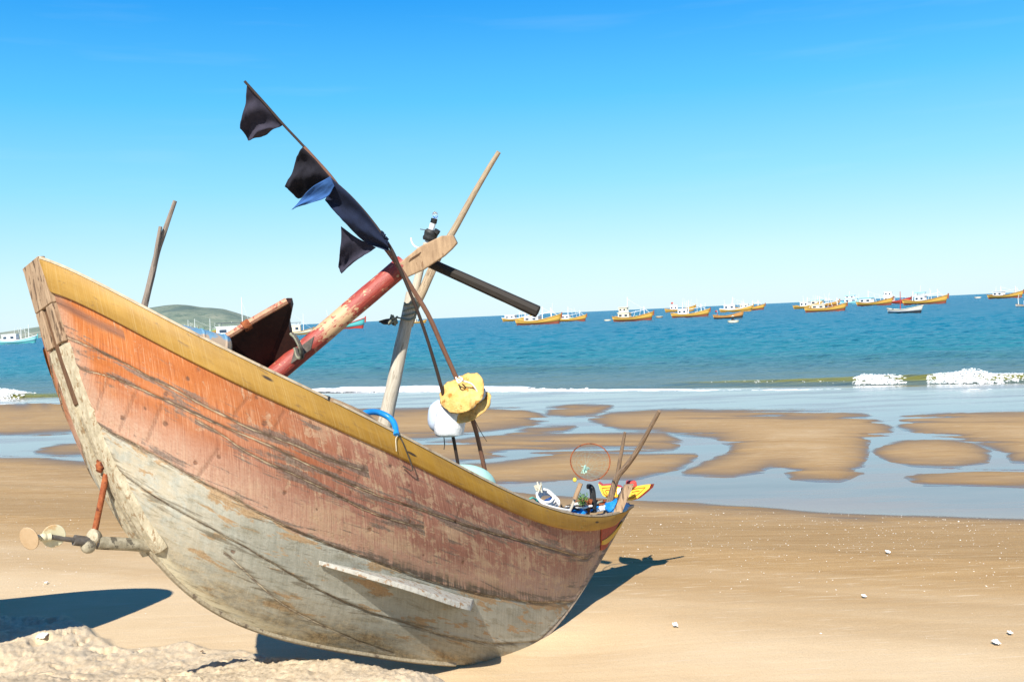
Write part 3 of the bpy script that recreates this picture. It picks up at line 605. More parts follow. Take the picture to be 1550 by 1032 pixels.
# slender pole lashed to the mast
MBp = MB().tube(path([(618, 492, 5.80), (627, 466, 5.79), (640, 440, 5.80), (653, 410, 5.82), (662, 391, 5.84), (675, 368, 5.86), (690, 343, 5.87), (712, 303, 5.86), (735, 263, 5.85), (755, 230, 5.84)], 60), np.r_[np.linspace(.030, .022, 30), np.linspace(.022, .013, 30)], 12, wob=.16, seed=5)
pol = MBp.build('pole', m_pale, None, origin=P(618, 492, 5.8)); tag(pol, 'slender pale crooked pole lashed to the mast, rising beyond the rudder head', 'pole')
# marker flags
def cloth(name, rows, mat, parent, amp=.03, fr=2.5, seed=0, n=26, m=18):
    R = [spl([P(*q) for q in r], n) for r in rows]; R = np.array(R); V = []
    for j in range(n):
        V.append(spl(R[:, j], m))
    V = np.array(V); u = np.linspace(0, 1, n)[:, None]; v = np.linspace(0, 1, m)[None]
    d = amp * v ** .7 * (np.sin((u * fr + v * 1.1 + seed) * 2 * math.pi * .9) + .7 * (fbm(u * 5 + seed, v * 4, 3, seed) - .5) * 2)
    e = amp * .35 * v * (fbm(u * 7 + 9 + seed, v * 6, 3, seed + 5) - .5)
    V = V + d[..., None] * cf + e[..., None] * cu
    o = mesh_obj(name, V.reshape(-1, 3), grid_faces(n, m), mat, parent); mo = o.modifiers.new('thick', 'SOLIDIFY'); mo.thickness = .003; return o
fa = thing('marker_flag_pole', 'reddish cane marker pole with two black flags on top and a yellow foam float', 'marker pole', P(740, 735, 5.95), 'net marker poles standing in the boat')
da = lambda y: 4.75 + (y - 125) * (5.95 - 4.75) / 605
PA = [(460, 223), (480, 245), (500, 268), (535, 315), (570, 358), (600, 398), (625, 438), (650, 480), (672, 530), (689, 568), (702, 600), (717, 640), (728, 685), (738, 732), (742, 750)]
MB().tube(path([(x, y, da(y)) for x, y in PA], 60), np.r_[np.linspace(.0105, .0125, 20), np.linspace(.0125, .0118, 40)], 10, wob=.2, seed=6).build('cane', m_redpole, fa)
MB().tube(path([(x, y, da(y)) for x, y in [(370, 123), (400, 156), (430, 190), (460, 222), (480, 246)]], 16), .0065, 8).build('tip_rod', m_darkpole, fa)
cloth('flag', [[(x, y, da(y)) for x, y in r] for r in ([(374, 129), (400, 158), (429, 189)], [(370, 158), (388, 182), (416, 196)], [(366, 197), (378, 213), (402, 201)])], m_plum, fa, .035, 1.6, 1)
cloth('flag', [[(x, y, da(y) - .02) for x, y in r] for r in ([(458, 223), (480, 246), (501, 270)], [(446, 243), (466, 268), (490, 285)], [(434, 284), (450, 299), (476, 290)])], m_black, fa, .045, 1.4, 3)
def slab(name, outline, d, thick, mat, parent, seed, tilt=0):
    n = 110; o2 = spl(outline + [outline[0]], n + 1)[:-1]; c = o2.mean(0); V = []
    prof = [(.0, -1), (.3, -1), (.6, -1.0), (.8, -.98), (.92, -.9), (.98, -.6), (1.0, -.3), (.985, 0), (1.0, .3), (.97, .6), (.86, .95), (.55, 1.0), (.0, 1)]
    for k, z in prof:
        for j in range(n):
            q = c + (o2[j] - c) * max(k, .02); b = (fbm(q[0] * .10 + seed, q[1] * .10 + z, 4, seed) - .5) * 2; q = q + (q - c) * (fbm(q[0] * .25 + seed, q[1] * .25 + z * 2, 3, seed + 4) - .5) * .14
            V.append(P(q[0], q[1], d + z * thick + b * .035 + tilt * (q[1] - c[1])))
    return mesh_obj(name, V, [tuple(f) for f in grid_faces(len(prof), n, True)] , mat, parent)
def block(name, outline, d, thick, mat, parent, seed, tilt):
    n = 110; o2 = spl(outline + [outline[0]], n + 1)[:-1]; c = o2.mean(0); V = []
    prof = [(.02, 0), (.4, .0), (.75, .02), (.92, .06), (1.0, .22), (.985, .5), (1.0, .8), (.92, .96), (.6, 1.0), (.02, 1.0)]
    for k, z in prof:
        for j in range(n):
            q = c + (o2[j] - c) * k; w = 1 + (fbm(o2[j][0] * .07 + seed, o2[j][1] * .07 + z * 1.5, 4, seed) - .5) * .14 * k; q = c + (q - c) * w
            b_ = (fbm(q[0] * .12 + seed, q[1] * .12 + z, 4, seed + 3) - .5)
            V.append(P(q[0], q[1], d + tilt * (c[1] - q[1])) - cu * (thick * z + b_ * .030) - cf * (thick * .25 * z) + cf * b_ * .03)
    return mesh_obj(name, V, [tuple(f) for f in grid_faces(len(prof), n, True)], mat, parent)
block('foam_float', [(665, 590), (673, 580), (690, 570), (708, 562.5), (724, 563), (732, 571), (730, 583), (719, 592), (709, 602), (694, 604), (676, 600)], 5.60, .095, m_foamy, fa, 3, .0034)
block('foam_float', [(672, 612), (684, 611), (706, 610), (722, 600), (732, 590), (741, 591), (743, 599), (731, 611), (712, 622), (692, 625), (676, 620)], 5.66, .066, m_foamy, fa, 8, .0034)
block('foam_core', [(676, 606), (700, 606), (720, 596), (731, 586), (735, 593), (722, 606), (704, 615), (684, 614)], 5.66, .035, m_white, fa, 5, .0042)
MB().tube(path([(691, 573, 5.53), (696, 575, 5.52), (703, 577, 5.53), (714, 581, 5.55), (722, 592, 5.58), (724, 602, 5.6)], 20), .0045, 6).build('float_cord', m_wrope, fa)
MB().tube(path([(690, 571, 5.54), (694, 579, 5.51), (700, 574, 5.51), (695, 570, 5.54)], 14), .0045, 6).build('float_cord', m_wrope, fa)
MB().tube(path([(717, 632, 5.75), (727, 652, 5.78), (737, 668, 5.8)], 8), .002, 5).build('float_cord', m_drope, fa)
fb = thing('marker_flag_pole', 'dark thin marker pole with navy flags and a white foam float', 'marker pole', P(693, 700, 5.75), 'net marker poles standing in the boat')
db = lambda y: 5.0 + (y - 268) * (5.75 - 5.0) / 430
PB = [(500, 270), (530, 297), (560, 331), (590, 373), (606, 408), (622, 446), (638, 487), (652, 530), (667, 582), (678, 630), (686, 662), (694, 706)]
MB().tube(path([(x, y, db(y)) for x, y in PB], 60), np.r_[np.linspace(.006, .0085, 20), np.linspace(.0085, .0095, 40)], 10, wob=.2, seed=7).build('pole', m_darkpole, fb)
cloth('flag', [[(x, y, db(y) - .03) for x, y in r] for r in ([(501, 270), (531, 297), (561, 333), (589, 373)], [(496, 288), (527, 317), (556, 350), (588, 376)], [(491, 302), (522, 337), (548, 363), (586, 379)])], m_navy, fb, .03, 1.2, 5, 34)
cloth('flag', [[(x, y, db(y) - .07) for x, y in r] for r in ([(500, 267), (506, 282)], [(470, 286), (492, 300)], [(441, 317), (452, 313)])], m_bluecl, fb, .015, .8, 6)
cloth('flag', [[(x, y, db(y) + .03) for x, y in r] for r in ([(516, 343), (540, 360), (569, 375)], [(516, 374), (534, 388), (550, 388)], [(511, 404), (518, 414), (526, 402)])], m_plum, fb, .03, 1.3, 8)
kn = MB()
for k in range(6): kn.tube(spl([P(587 - k * 1.5, 368 - k * 3, db(368) - .02) + RNG.normal(0, .008, 3) for _ in range(4)], 10), .006, 6)
kn.build('flag_tie', m_navy, fb)
wf = MB()
cpts = path([(688, 604, 5.66), (685, 622, 5.66), (681, 640, 5.66), (679, 655, 5.66), (679, 661, 5.66)], 14)
wf.tube(cpts, np.array([.06, .07, .078, .082, .085, .087, .088, .088, .087, .085, .082, .075, .062, .03]), 24, wob=.10, seed=9)
wf.build('foam_float', m_white, fb)
wf = MB().tube(path([(668, 606, 5.74), (664, 622, 5.74), (663, 640, 5.74), (667, 652, 5.74)], 10), np.array([.02, .04, .055, .06, .06, .06, .058, .05, .04, .02]), 18); wf.build('float_shaded_side', m_bwhite, fb)  # bluish body behind the white float paints in its shaded left side
MB().tube(path([(672, 662, 5.66), (673, 672, 5.66), (672, 680, 5.66)], 6), .003, 5).build('float_cord', m_drope, fb)
# sticks
def stick(name, label, segs, mat, wob=.18):
    b = MB()
    for k, (pts, r) in enumerate(segs): b.tube(path(pts, 24), np.linspace(r[0], r[1], 24), 10, wob=wob, seed=11 + k)
    return tag(b.build(name, mat, None, origin=P(*segs[0][0][0])), label, 'stick')
stick('forked_stick', 'tall weathered forked stick rising from the stern behind the yellow rail', [([(212, 486, 4.5), (219, 462, 4.5), (228, 425, 4.5), (238, 383, 4.5), (249, 350, 4.5), (265, 304, 4.5)], (.017, .009)), ([(233, 405, 4.5), (238, 372, 4.48), (243, 343, 4.47)], (.011, .008))], wm('grey_brown_stick', (.17, .13, .10), (.36, .29, .23), UVW, 3, coord='UV', c3=(.09, .07, .055), th=.58, s3=6))
stick('forked_stick', 'brown Y-shaped stick standing upright at the bow', [([(914, 792, 7.44), (926, 748, 7.42), (934, 722, 7.40), (948, 705, 7.36), (964, 683, 7.32), (980, 655, 7.25), (998, 622, 7.18)], (.027, .013)), ([(934, 722, 7.40), (939, 693, 7.36), (946, 654, 7.32)], (.016, .011))], m_stick)
b_ = MB().tube(path([(487, 602, 4.36), (500, 606, 4.39), (520, 614, 4.46), (545, 626, 4.56), (566, 640, 4.72)], 24), np.linspace(.013, .018, 24), 10, wob=.1)
bo = tag(b_.build('bamboo_stick', m_tan, None, origin=P(487, 602, 4.27)), 'short bamboo stick with black tip lying over the yellow rail', 'stick')
MB().tube(path([(483, 600.5, 4.355), (498, 605, 4.385)], 6), .0165, 10).build('black_tip', m_tape, bo)
# hose, bowl, drum
tag(MB().tube(path([(546, 628, 4.62), (556, 624, 4.66), (572, 624, 4.72), (588, 631, 4.74), (597, 642, 4.72), (600, 658, 4.68)], 30), .0145, 12).build('hose', m_hose, None, origin=P(572, 630, 4.7)), 'bright blue hose curling over the rail at the foot of the mast', 'hose')
bw = MB(); c = P(708, 736, 5.62)
n, m_ = 28, 10; V = []
for i in range(m_):
    th = math.pi / 2 * i / (m_ - 1)
    for j in range(n):
        a = 2 * math.pi * j / n; rr = .135 * math.cos(th) ** .7 + .005; V.append(c + EX * rr * 1.5 * math.cos(a) + EY * rr * math.sin(a) + EZ * (.125 * math.sin(th)) )
bw.add(V, [tuple(f) for f in grid_faces(m_, n, True)])
tag(bw.build('upturned_basin', m_mint, None, origin=c), 'mint green plastic basin upside down just inside the yellow rail', 'basin')
dr = MB(); c = P(316, 528, 4.42)
ax = EX * .8 + EY * .1; ax /= np.linalg.norm(ax)
dr.tube([c + ax * q for q in (-.18, -.178, -.17, -.07, -.065, -.058, -.054, .054, .058, .065, .07, .085, .097, .10)], np.array([.01, .065, .075, .077, .081, .081, .077, .077, .081, .081, .077, .074, .062, .01]), 26)
tag(dr.build('drum', m_drum, None, origin=c), 'scuffed light blue plastic drum lying under the rudder blade', 'drum')
# landing net
ln = thing('landing_net', 'round rusty hoop of a landing net with a fine torn net, standing at the bow', 'net', P(872, 775, 6.9))
hc = P(893.5, 699, 6.95); ang = np.linspace(0, 2 * math.pi, 49)
ring = [hc + cr * .142 * math.cos(a) * (1 + .05 * math.sin(a)) + cu * .127 * math.sin(a) + cf * .05 * math.sin(a) for a in ang]
MB().tube(ring, .0042, 7, cap=False, wob=.2).build('hoop', m_rust, ln)
MB().tube(path([(860, 779, 6.85), (866, 765, 6.86), (874, 745, 6.88)], 8), .010, 8, wob=.2).build('handle', m_grey, ln)
MB().tube(path([(870, 755, 6.84), (879, 731, 6.86)], 8), .0165, 10, wob=.15).build('grip', m_tan, ln)
MB().sphere(P(870, 726, 6.9), .014, .014, .016).build('net_bead', m_brightyel, ln)
nt = MB(); kc = P(886, 711, 7.02)
for j in range(26):
    a = 2 * math.pi * (j + RNG.uniform(-.3, .3)) / 26; e = hc + cr * .142 * math.cos(a) + cu * .127 * math.sin(a) + cf * .05 * math.sin(a)
    mid = (e + kc) / 2 + cf * .05 + RNG.normal(0, .006, 3); nt.tube(spl([e, mid, kc + RNG.normal(0, .008, 3)], 8), .0004, 4, cap=False)
for k in (.3, .5, .7, .85):
    q = [kc + (np.asarray(r_) - kc) * k + cf * .04 * (1 - k) + RNG.normal(0, .004, 3) for r_ in ring[::2]]; nt.tube(q, .00035, 4, cap=False)
nt.build('netting', wm('net_twine', (.20, .34, .30), (.30, .44, .38)), ln)
kk_ = MB()
for k in range(9): kk_.tube(spl([kc + RNG.normal(0, .016, 3) for _ in range(4)], 9), .0022, 5)
kk_.build('net_knot', m_mint, ln)
# rope coil, weed, dark post
rc = thing('rope_coil', 'white rope coiled over a small blue can at the bow rail', 'rope', P(832, 760, 6.35))
cb = MB()
for k in range(4):
    c = P(825 + k * 2.2, 750 + k * 2.5, 6.35 + k * .03); cb.tube([c + (cr * .055 + cu * -.01) * math.cos(a) * (1 + .07 * k) + (cu * .038 + cf * .03) * math.sin(a) for a in np.linspace(0, 2 * math.pi, 26)], .0075, 7, cap=False)
cb.tube(path([(829, 744, 6.35), (838, 752, 6.38), (846, 764, 6.42)], 10), .0075, 7); cb.tube(path([(813, 752, 6.3), (822, 762, 6.3), (840, 768, 6.35), (862, 772, 6.5)], 14), .008, 7)
cb.build('coil', m_wrope, rc)
MB().tube(path([(829, 754, 6.4), (833, 763, 6.4)], 4), .032, 14).build('can', m_bluedark, rc)
fray = MB()
for k in range(10): fray.tube(spl([P(816, 741, 6.33) + RNG.normal(0, .012, 3), P(817 + RNG.normal(0, 4), 733 + RNG.normal(0, 2), 6.33)], 5), .006, 5)
fray.build('frayed_end', m_rope, rc)
tag(MB().tube(path([(800, 756, 6.28), (806, 753, 6.31), (812, 756, 6.36)], 10), .006, 7).tube(path([(812, 756, 6.36), (818, 763, 6.43), (826, 768, 6.5), (838, 770, 6.6)], 14), .010, 7).build('teal_cord', wm('teal_rope', (.05, .30, .24), (.10, .42, .34), (1, 1, 1), 40), None, origin=P(826, 768, 6.25)), 'short teal rope along the yellow rail under the white coil', 'rope')
wd = MB()
for k in range(150):
    c = P(881 + np.clip(RNG.normal(0, 4), -7, 7), 757 + np.clip(RNG.normal(0, 4.5), -8, 8), 7.08 + np.clip(RNG.normal(0, .02), -.04, .04)); d = RNG.normal(0, 1, 3); d[2] = abs(d[2]) ; d /= np.linalg.norm(d); e = np.cross(d, RNG.normal(0, 1, 3)); e /= np.linalg.norm(e); l = RNG.uniform(.012, .03)
    wd.add([c, c + d * l * .5 + e * .004, c + d * l, c + d * l * .5 - e * .004], [(0, 1, 2, 3)])
tag(wd.build('seaweed_tuft', m_green, None, False, origin=P(881, 757, 6.95), recalc=False), 'tuft of green weed caught beside the landing net handle', 'weed')
dp = tag(MB().tube(path([(898, 775, 7.25), (897, 745, 7.25), (894, 737, 7.25), (889, 736, 7.25)], 16), np.linspace(.025, .018, 16), 10, wob=.2).build('hooked_post', m_tape, None, origin=P(898, 764, 7)), 'short black hooked iron post beside the landing net', 'post')
MB().tube(path([(889, 785, 7.16), (891, 768, 7.17), (894, 755, 7.18)], 10), np.linspace(.012, .017, 10), 8, wob=.3).build('rusty_pin', m_rust, dp)
hd_ = MB()
for k in range(5): hd_.tube(spl([P(842 + 10 * k, 771 - (k % 3) * 3, 6.66 + k * .12) + RNG.normal(0, .02, 3) for _ in range(2)] + [P(858 + 12 * k, 773 - (k % 2) * 6, 6.8 + k * .13)], 10), .007, 6)
tag(hd_.build('tangled_rope', m_drope, None, origin=P(870, 770, 6.7)), 'dark tangled rope lying on the blue foredeck', 'rope')

CLUT = [(m_wrope, [(846, 772), (862, 767), (880, 770), (899, 766)], 'white rope end trailing across the bow from the coil'), (m_hose, [(858, 774), (872, 768), (888, 772), (906, 767)], 'bright blue rope lying among the bow gear'), (m_drope, [(850, 769), (868, 763), (886, 766), (902, 760)], 'black rope looped between the net handle and the hooked post'), (m_eyew, [(900, 772), (918, 766), (930, 764), (942, 758)], 'white plastic pipe lying toward the stem at the bow'), (m_oldrope, [(866, 766), (878, 760), (890, 764), (908, 758)], 'grey green rope heaped behind the net handle')]
for k, (mt_, px_, lb_) in enumerate(CLUT):
    pts = pp([(a, b + .5, 6.78 + (a - 846) * .0078 + .03 * k) for a, b in px_]); pts = spl(pts, 26) + np.cumsum(RNG.normal(0, .003, (26, 3)), 0)
    tag(MB().tube(pts, .0085 if k != 3 else .012, 8).build('rope' if k != 3 else 'plastic_pipe', mt_, None, origin=pts[0]), lb_, 'rope' if k != 3 else 'pipe')
for k, (a, b, d, w_, lb_) in enumerate([(934, 766, 7.46, .075, 'bright blue crumpled tarpaulin tucked against the stem at the bow'), (872, 778, 7.02, .06, 'small blue bundle beside the net handle at the bow')]):
    c = P(a, b, d); V = []
    for i in range(9):
        for j in range(16):
            th = math.pi * i / 8; ph = 2 * math.pi * j / 16; k2 = .7 + .6 * float(fbm(np.array(math.cos(ph) * 2 + 5 + k), np.array(math.sin(ph) * 2 + i * .5), 3, 14)); V.append(c + np.array([math.sin(th) * math.cos(ph) * 1.2, math.sin(th) * math.sin(ph) * 1.2, math.cos(th) * .7]) * w_ * k2)
    tag(mesh_obj('tarpaulin', V, grid_faces(9, 16, True), m_hose, None, True, origin=c), lb_, 'tarpaulin')
gear_off()
# ------------------------------------------------------------------ terrain
QN = np.array([.375, .927]); QT = np.array([.927, -.375]); SEA = -.62
def qv(x, y): return QN[0] * x + QN[1] * y
def zbase(q): return np.interp(q, [-50, 9, 12, 34, 44, 80, 6000], [0, 0, -.25, -.60, -1.4, -3, -3])
def ground_at(px, py):
    z = 0
    for _ in range(30):
        w = on_z(px, py, z); z = .5 * z + .5 * float(zbase(qv(w[0], w[1])))
    w = on_z(px, py, z); return w
def sdf(poly, x, y, yw=1.0):             # + inside
    A = np.array(poly, float); A = A * [1, yw]; y = y * yw; B = np.roll(A, -1, 0); d = np.full(x.shape, 1e9); ins = np.zeros(x.shape, bool)
    for (ax, ay), (bx, by) in zip(A, B):
        ex, ey = bx - ax, by - ay; t = np.clip(((x - ax) * ex + (y - ay) * ey) / (ex * ex + ey * ey + 1e-9), 0, 1)
        d = np.minimum(d, (x - ax - t * ex) ** 2 + (y - ay - t * ey) ** 2)
        c = ((ay > y) != (by > y)) & (x < (bx - ax) * (y - ay) / (by - ay + 1e-12) + ax); ins ^= c
    return np.where(ins, 1, -1) * np.sqrt(d)
BARS = [
    [(898, 636), (925, 626), (1000, 622), (1150, 622), (1260, 623), (1310, 629), (1345, 648), (1340, 656), (1310, 662), (1306, 690), (1302, 715), (1270, 727), (1240, 726), (1202, 723), (1190, 706), (1166, 705), (1150, 712), (1110, 720), (1040, 716), (1075, 700), (1112, 685), (1112, 672), (1085, 662), (1040, 657), (1000, 650), (940, 648)],
    [(1328, 682), (1370, 668), (1420, 665), (1470, 672), (1497, 686), (1490, 698), (1440, 706), (1380, 703), (1345, 696)],
    [(1370, 632), (1450, 626), (1600, 624), (1600, 702), (1535, 697), (1518, 680), (1460, 664), (1400, 655), (1366, 645)],
    [(828, 619), (870, 615), (920, 616), (900, 626), (860, 629), (832, 627)],
    [(470, 628), (560, 622), (640, 620), (720, 618), (795, 620), (830, 634), (800, 643), (740, 650), (640, 662), (560, 664), (470, 660)],
    [(770, 658), (800, 649), (868, 646), (850, 654), (800, 659)],
    [(520, 676), (640, 672), (740, 662), (865, 658), (1005, 657), (1028, 668), (1018, 678), (960, 683), (860, 686), (790, 686), (690, 696), (540, 702)],
    [(540, 712), (690, 706), (760, 700), (860, 688), (1000, 689), (1048, 690), (1022, 708), (960, 723), (880, 722), (760, 732), (600, 738)],
    [(1375, 722), (1450, 712), (1600, 713), (1600, 736), (1480, 736), (1400, 733)],
    [(-120, 618), (60, 614), (160, 614), (160, 650), (60, 655), (-120, 662)],
    [(58, 684), (90, 675), (160, 664), (160, 685), (90, 687)],
    [(-200, 688), (40, 694), (120, 700), (300, 716), (500, 742), (700, 742), (800, 750), (960, 759), (1100, 768), (1250, 777), (1400, 782), (1750, 792), (1750, 1400), (-200, 1400)],
]
MOUND = [(-700, 905), (-120, 925), (0, 929), (60, 931), (95, 926), (130, 945), (160, 968), (195, 980), (235, 977), (280, 972), (320, 984), (370, 984), (410, 998), (450, 1018), (520, 1040), (580, 1065), (680, 1095), (800, 1125), (1100, 1130), (1900, 1250), (1900, 2500), (-700, 2500)]
hor = lambda px: 476 - (px - 775) * math.tan(ROLL)
ys = [CH * F / (k) for k in np.r_[np.arange(700, 430, -2.2), np.arange(430, 300, -1.25)]]
ys += [2.5 * F / k for k in np.arange(2.5 * F / ys[-1] - .9, 106, -.95)]
ys = np.array([-40, -15, -5, -1, 1, 2, 3, 3.6, 4.1] + [y for y in ys if y > 4.4] + [42, 46, 52, 60, 80, 120, 300, 900, 3000, 5200])
cs = np.r_[-9, -6, -4, -3, -2.2, -1.6, -1.2, -.95, -.8, -.7, np.arange(-.62, .60, .0021), .7, .8, .95, 1.2, 1.6, 2.2, 3, 4, 6, 9]
GX = cs[None, :] * np.maximum(ys, 4)[:, None]; GY = ys[:, None] * np.ones(len(cs))
Q = qv(GX, GY); TL = GX * QT[0] + GY * QT[1]
GZ = zbase(Q); px, py, dd = proj(np.stack([GX, GY, GZ], -1))
front = (GY > 3.3)
inr = front & (px > -300) & (px < 1850)
wet = np.clip(ss(5.6, 9.2, Q + 1.6 * (fbm(TL * .25, Q * 1.4, 4, 5) - .5)), 0, 1) * .55
# beach relief: long low ripples along the shore and soft hummocks
rel = .020 * (fbm(TL * .22, Q * .9, 4, 2) - .5) + .006 * (fbm(TL * .8, Q * 5, 3, 8) - .5)
fl_m = (Q > 10.4) & (Q < 40)
sd = np.full(GX.shape, -40.0); msk = inr & fl_m
nz = -22 * ss(.62, .76, fbm(TL[msk] * .30 + 4, Q[msk] * 1.5, 3, 24)) + 10.0 * (fbm(TL[msk] * .55, Q[msk] * 1.1, 4, 21) - .5) + 2.5 * (fbm(TL[msk] * 2.2, Q[msk] * 4, 3, 22) - .5)
s_ = np.full(msk.sum(), -40.0); kx_, ky_ = px[msk], py[msk]
for k, bpoly in enumerate(BARS): s_ = np.maximum(s_, sdf(bpoly, kx_, ky_, 2.2))
s_ = s_ + nz + 8; sd[msk] = s_
out_fl = fl_m & ~inr
sd[out_fl] = 60 * (fbm(TL[out_fl] * .16, Q[out_fl] * .33, 4, 31) - .47) + np.where(Q[out_fl] < 13, 30, 0) - np.where(Q[out_fl] > 30, 40, 0)
blend = ss(11.2, 12.6, Q)
blend = ss(10.6, 11.7, Q)
relief_fl = np.where(sd > 0, .040 * (1 - np.exp(-sd / 30)), -.05 * (1 - np.exp(sd / 26))) + .011 * (fbm(TL * .9, Q * 3.2, 5, 27) - .5) + .007 * (fbm(TL * 4.5, Q * 9, 3, 28) - .5)
GZ = GZ + rel * (1 - blend) + np.where(fl_m, relief_fl * blend, 0) * ss(40, 35, Q)
edgew = np.where(fl_m, np.exp(-np.maximum(sd, 0) / 16), 0)
film_a = np.where(fl_m & (Q > 10.8), np.exp(-np.maximum(sd, 0) / 20) * ss(.18, .55, fbm(TL * 1.1, Q * 3.0, 4, 47)), 0)
wet = np.where(fl_m & (Q > 11.2), np.clip(.62 + .40 * edgew - .25 * (1 - np.exp(-np.maximum(sd, 0) / 60)), 0, 1), wet)
wet = np.clip(wet + .35 * (fbm(TL * .18, Q * 2.6, 5, 44) - .5) * ss(5, 8, Q), 0, 1)
# foreground bank of churned dry sand
sm_ = np.full(GX.shape, -400.0); mk = front & (GY < 9) & (px > -700) & (px < 1850); sm_[mk] = sdf(MOUND, px[mk], py[mk]) + 16 * (fbm(GX[mk] * 3.5, GY[mk] * 3.5, 4, 51) - .5)
sm_ = np.where(GY <= 3.3, 400, sm_)
cover = ss(-2, 16, sm_)
mh = .035 * ss(0, 10, sm_) + .05 * ss(4, 60, sm_) + .06 * ss(60, 260, sm_)
l1 = fbm(GX * 5, GY * 5, 4, 61); l2 = fbm(GX * 16 + 3, GY * 16, 3, 62); l3 = fbm(GX * 42, GY * 42, 2, 63)
pit = ss(.62, .74, fbm(GX * 11 + 7, GY * 11, 3, 66))
clod = ss(.60, .78, fbm(GX * 13 + 2, GY * 13, 2, 67)); RX = np.array([-2.3, -2.0, -1.71, -1.42, -1.2, -.93, -.615, -.35]); RY = np.array([6.25, 6.12, 5.98, 5.86, 5.68, 5.51, 5.30, 5.12]); RH = np.array([.01, .03, .09, .13, .13, .11, .08, .02])
rdy = GY - np.interp(GX, RX, RY) + .12 * (fbm(GX * 4, GY * 1.5, 3, 72) - .5); ridge = np.interp(GX, RX, RH, 0, 0) * np.where(rdy > 0, np.exp(-(rdy / .20) ** 2), np.exp(-(rdy / .7) ** 2)) * front
cover = np.maximum(cover, ss(.03, .08, ridge)); GZ = GZ + ridge
rise = ss(5.95, 4.6, GY + .10 * GX) * ss(-6, -3, GX) * ss(5, 2.2, GX)
GZ = GZ - .035 * np.exp(-(((GX - .25) / .55) ** 2 + ((GY - 6.55) / .45) ** 2)) + .30 * rise + mh + cover * (.085 * (fbm(GX * 3.2, GY * 3.2, 3, 68) - .5) + .040 * (fbm(GX * 8, GY * 8, 6, 69) - .5) + .016 * (l3 - .5) - .040 * pit * ss(.45, .62, fbm(GX * 2.1, GY * 2.1, 2, 70)) + .011 * (RNG.random(GX.shape) - .5))
# sand squeezed up along the keel where the boat rests
kl = wl(np.array([keel_at(q) for q in np.linspace(.35, .95, 80)])); kl = kl[kl[:, 2] < .32]
dk = np.full(GX.shape, 9.0); nb = (GY < 9) & front
for q in kl: dk[nb] = np.minimum(dk[nb], np.hypot(GX[nb] - q[0], GY[nb] - q[1]) + max(0, q[2]) * 1.5)
GZ = GZ + .012 * np.exp(-(dk / .22) ** 2) * (.6 + .8 * fbm(GX * 6, GY * 6, 3, 71))
wet = np.where(cover > .5, 0, wet)
def _sand():
    b = NB('beach_sand'); o = b.co('Object'); w = b.at('wet'); cv = b.at('cover')
    ang = math.atan2(-.375, .927)
    lg = b.noise(b.mp(o, (.5, 7, 1), (0, 0, -ang)), 1.6, 6, .6); g = b.noise(o, 320, 2, .7); gm = b.noise(o, 45, 4, .65); st = b.noise(b.mp(o, (1.2, 12, 1), (0, 0, -ang)), 2.2, 6, .62); big = b.noise(o, .7, 4, .55)
    dry = b.ramp(b.ma('ADD', b.ma('MULTIPLY', big, .6), b.ma('MULTIPLY', lg, .4)), [(.35, (.54, .385, .215)), (.65, (.63, .475, .29))])
    damp = b.ramp(lg, [(.3, (.305, .175, .062)), (.7, (.425, .268, .115))]); wetc = (.215, .125, .048)
    w2 = b.ma('ADD', w, b.ma('MULTIPLY', b.ma('SUBTRACT', lg, .5), .25))
    col = b.mix(b.mr(w2, .05, .55), dry, damp); col = b.mix(b.mr(w2, .55, 1.0), col, wetc)
    col = b.mix(b.ma('MULTIPLY', b.mr(st, .56, .70, 0, .75), b.mr(w, .75, .45)), col, (.60, .47, .31))
    loose = b.ramp(b.ma('ADD', b.ma('MULTIPLY', gm, .5), b.ma('MULTIPLY', b.noise(o, 9, 4, .6), .5)), [(.35, (.46, .35, .22)), (.65, (.64, .52, .36))])
    col = b.mix(cv, col, loose)
    gs = b.noise(o, 110, 3, .8); col = b.mix(b.mr(gs, .50, .72, 0, .30), col, (.22, .145, .085)); col = b.mix(b.mr(gs, .46, .30, 0, .22), col, (.74, .62, .45)); col = b.mix(b.mr(g, .60, .75, 0, .28), col, (.20, .13, .08)); col = b.mix(b.mr(g, .40, .26, 0, .30), col, (.72, .62, .46))
    fa_ = b.at('film'); col = b.mix(fa_, col, (.17, .115, .065)); rg = b.ma('SUBTRACT', b.ma('SUBTRACT', .95, b.mr(w, .75, 1.0, 0, .35)), b.ma('MULTIPLY', fa_, .48))
    h = b.ma('ADD', b.ma('MULTIPLY', g, .5), b.ma('ADD', gm, b.ma('MULTIPLY', lg, 1.2)))
    return b.out(col, rg, b.bump(h, b.ma('SUBTRACT', .5, b.ma('MULTIPLY', fa_, .42)), .008), **{'Specular IOR Level': b.ma('ADD', .25, b.ma('MULTIPLY', fa_, .3))})
m_sand = _sand()
beach = mesh_obj('beach', np.stack([GX, GY, GZ], -1).reshape(-1, 3), grid_faces(len(ys), len(cs)), m_sand, None, True, None, dict(wet=wet, cover=cover, film=film_a)); beach['kind'] = 'structure'
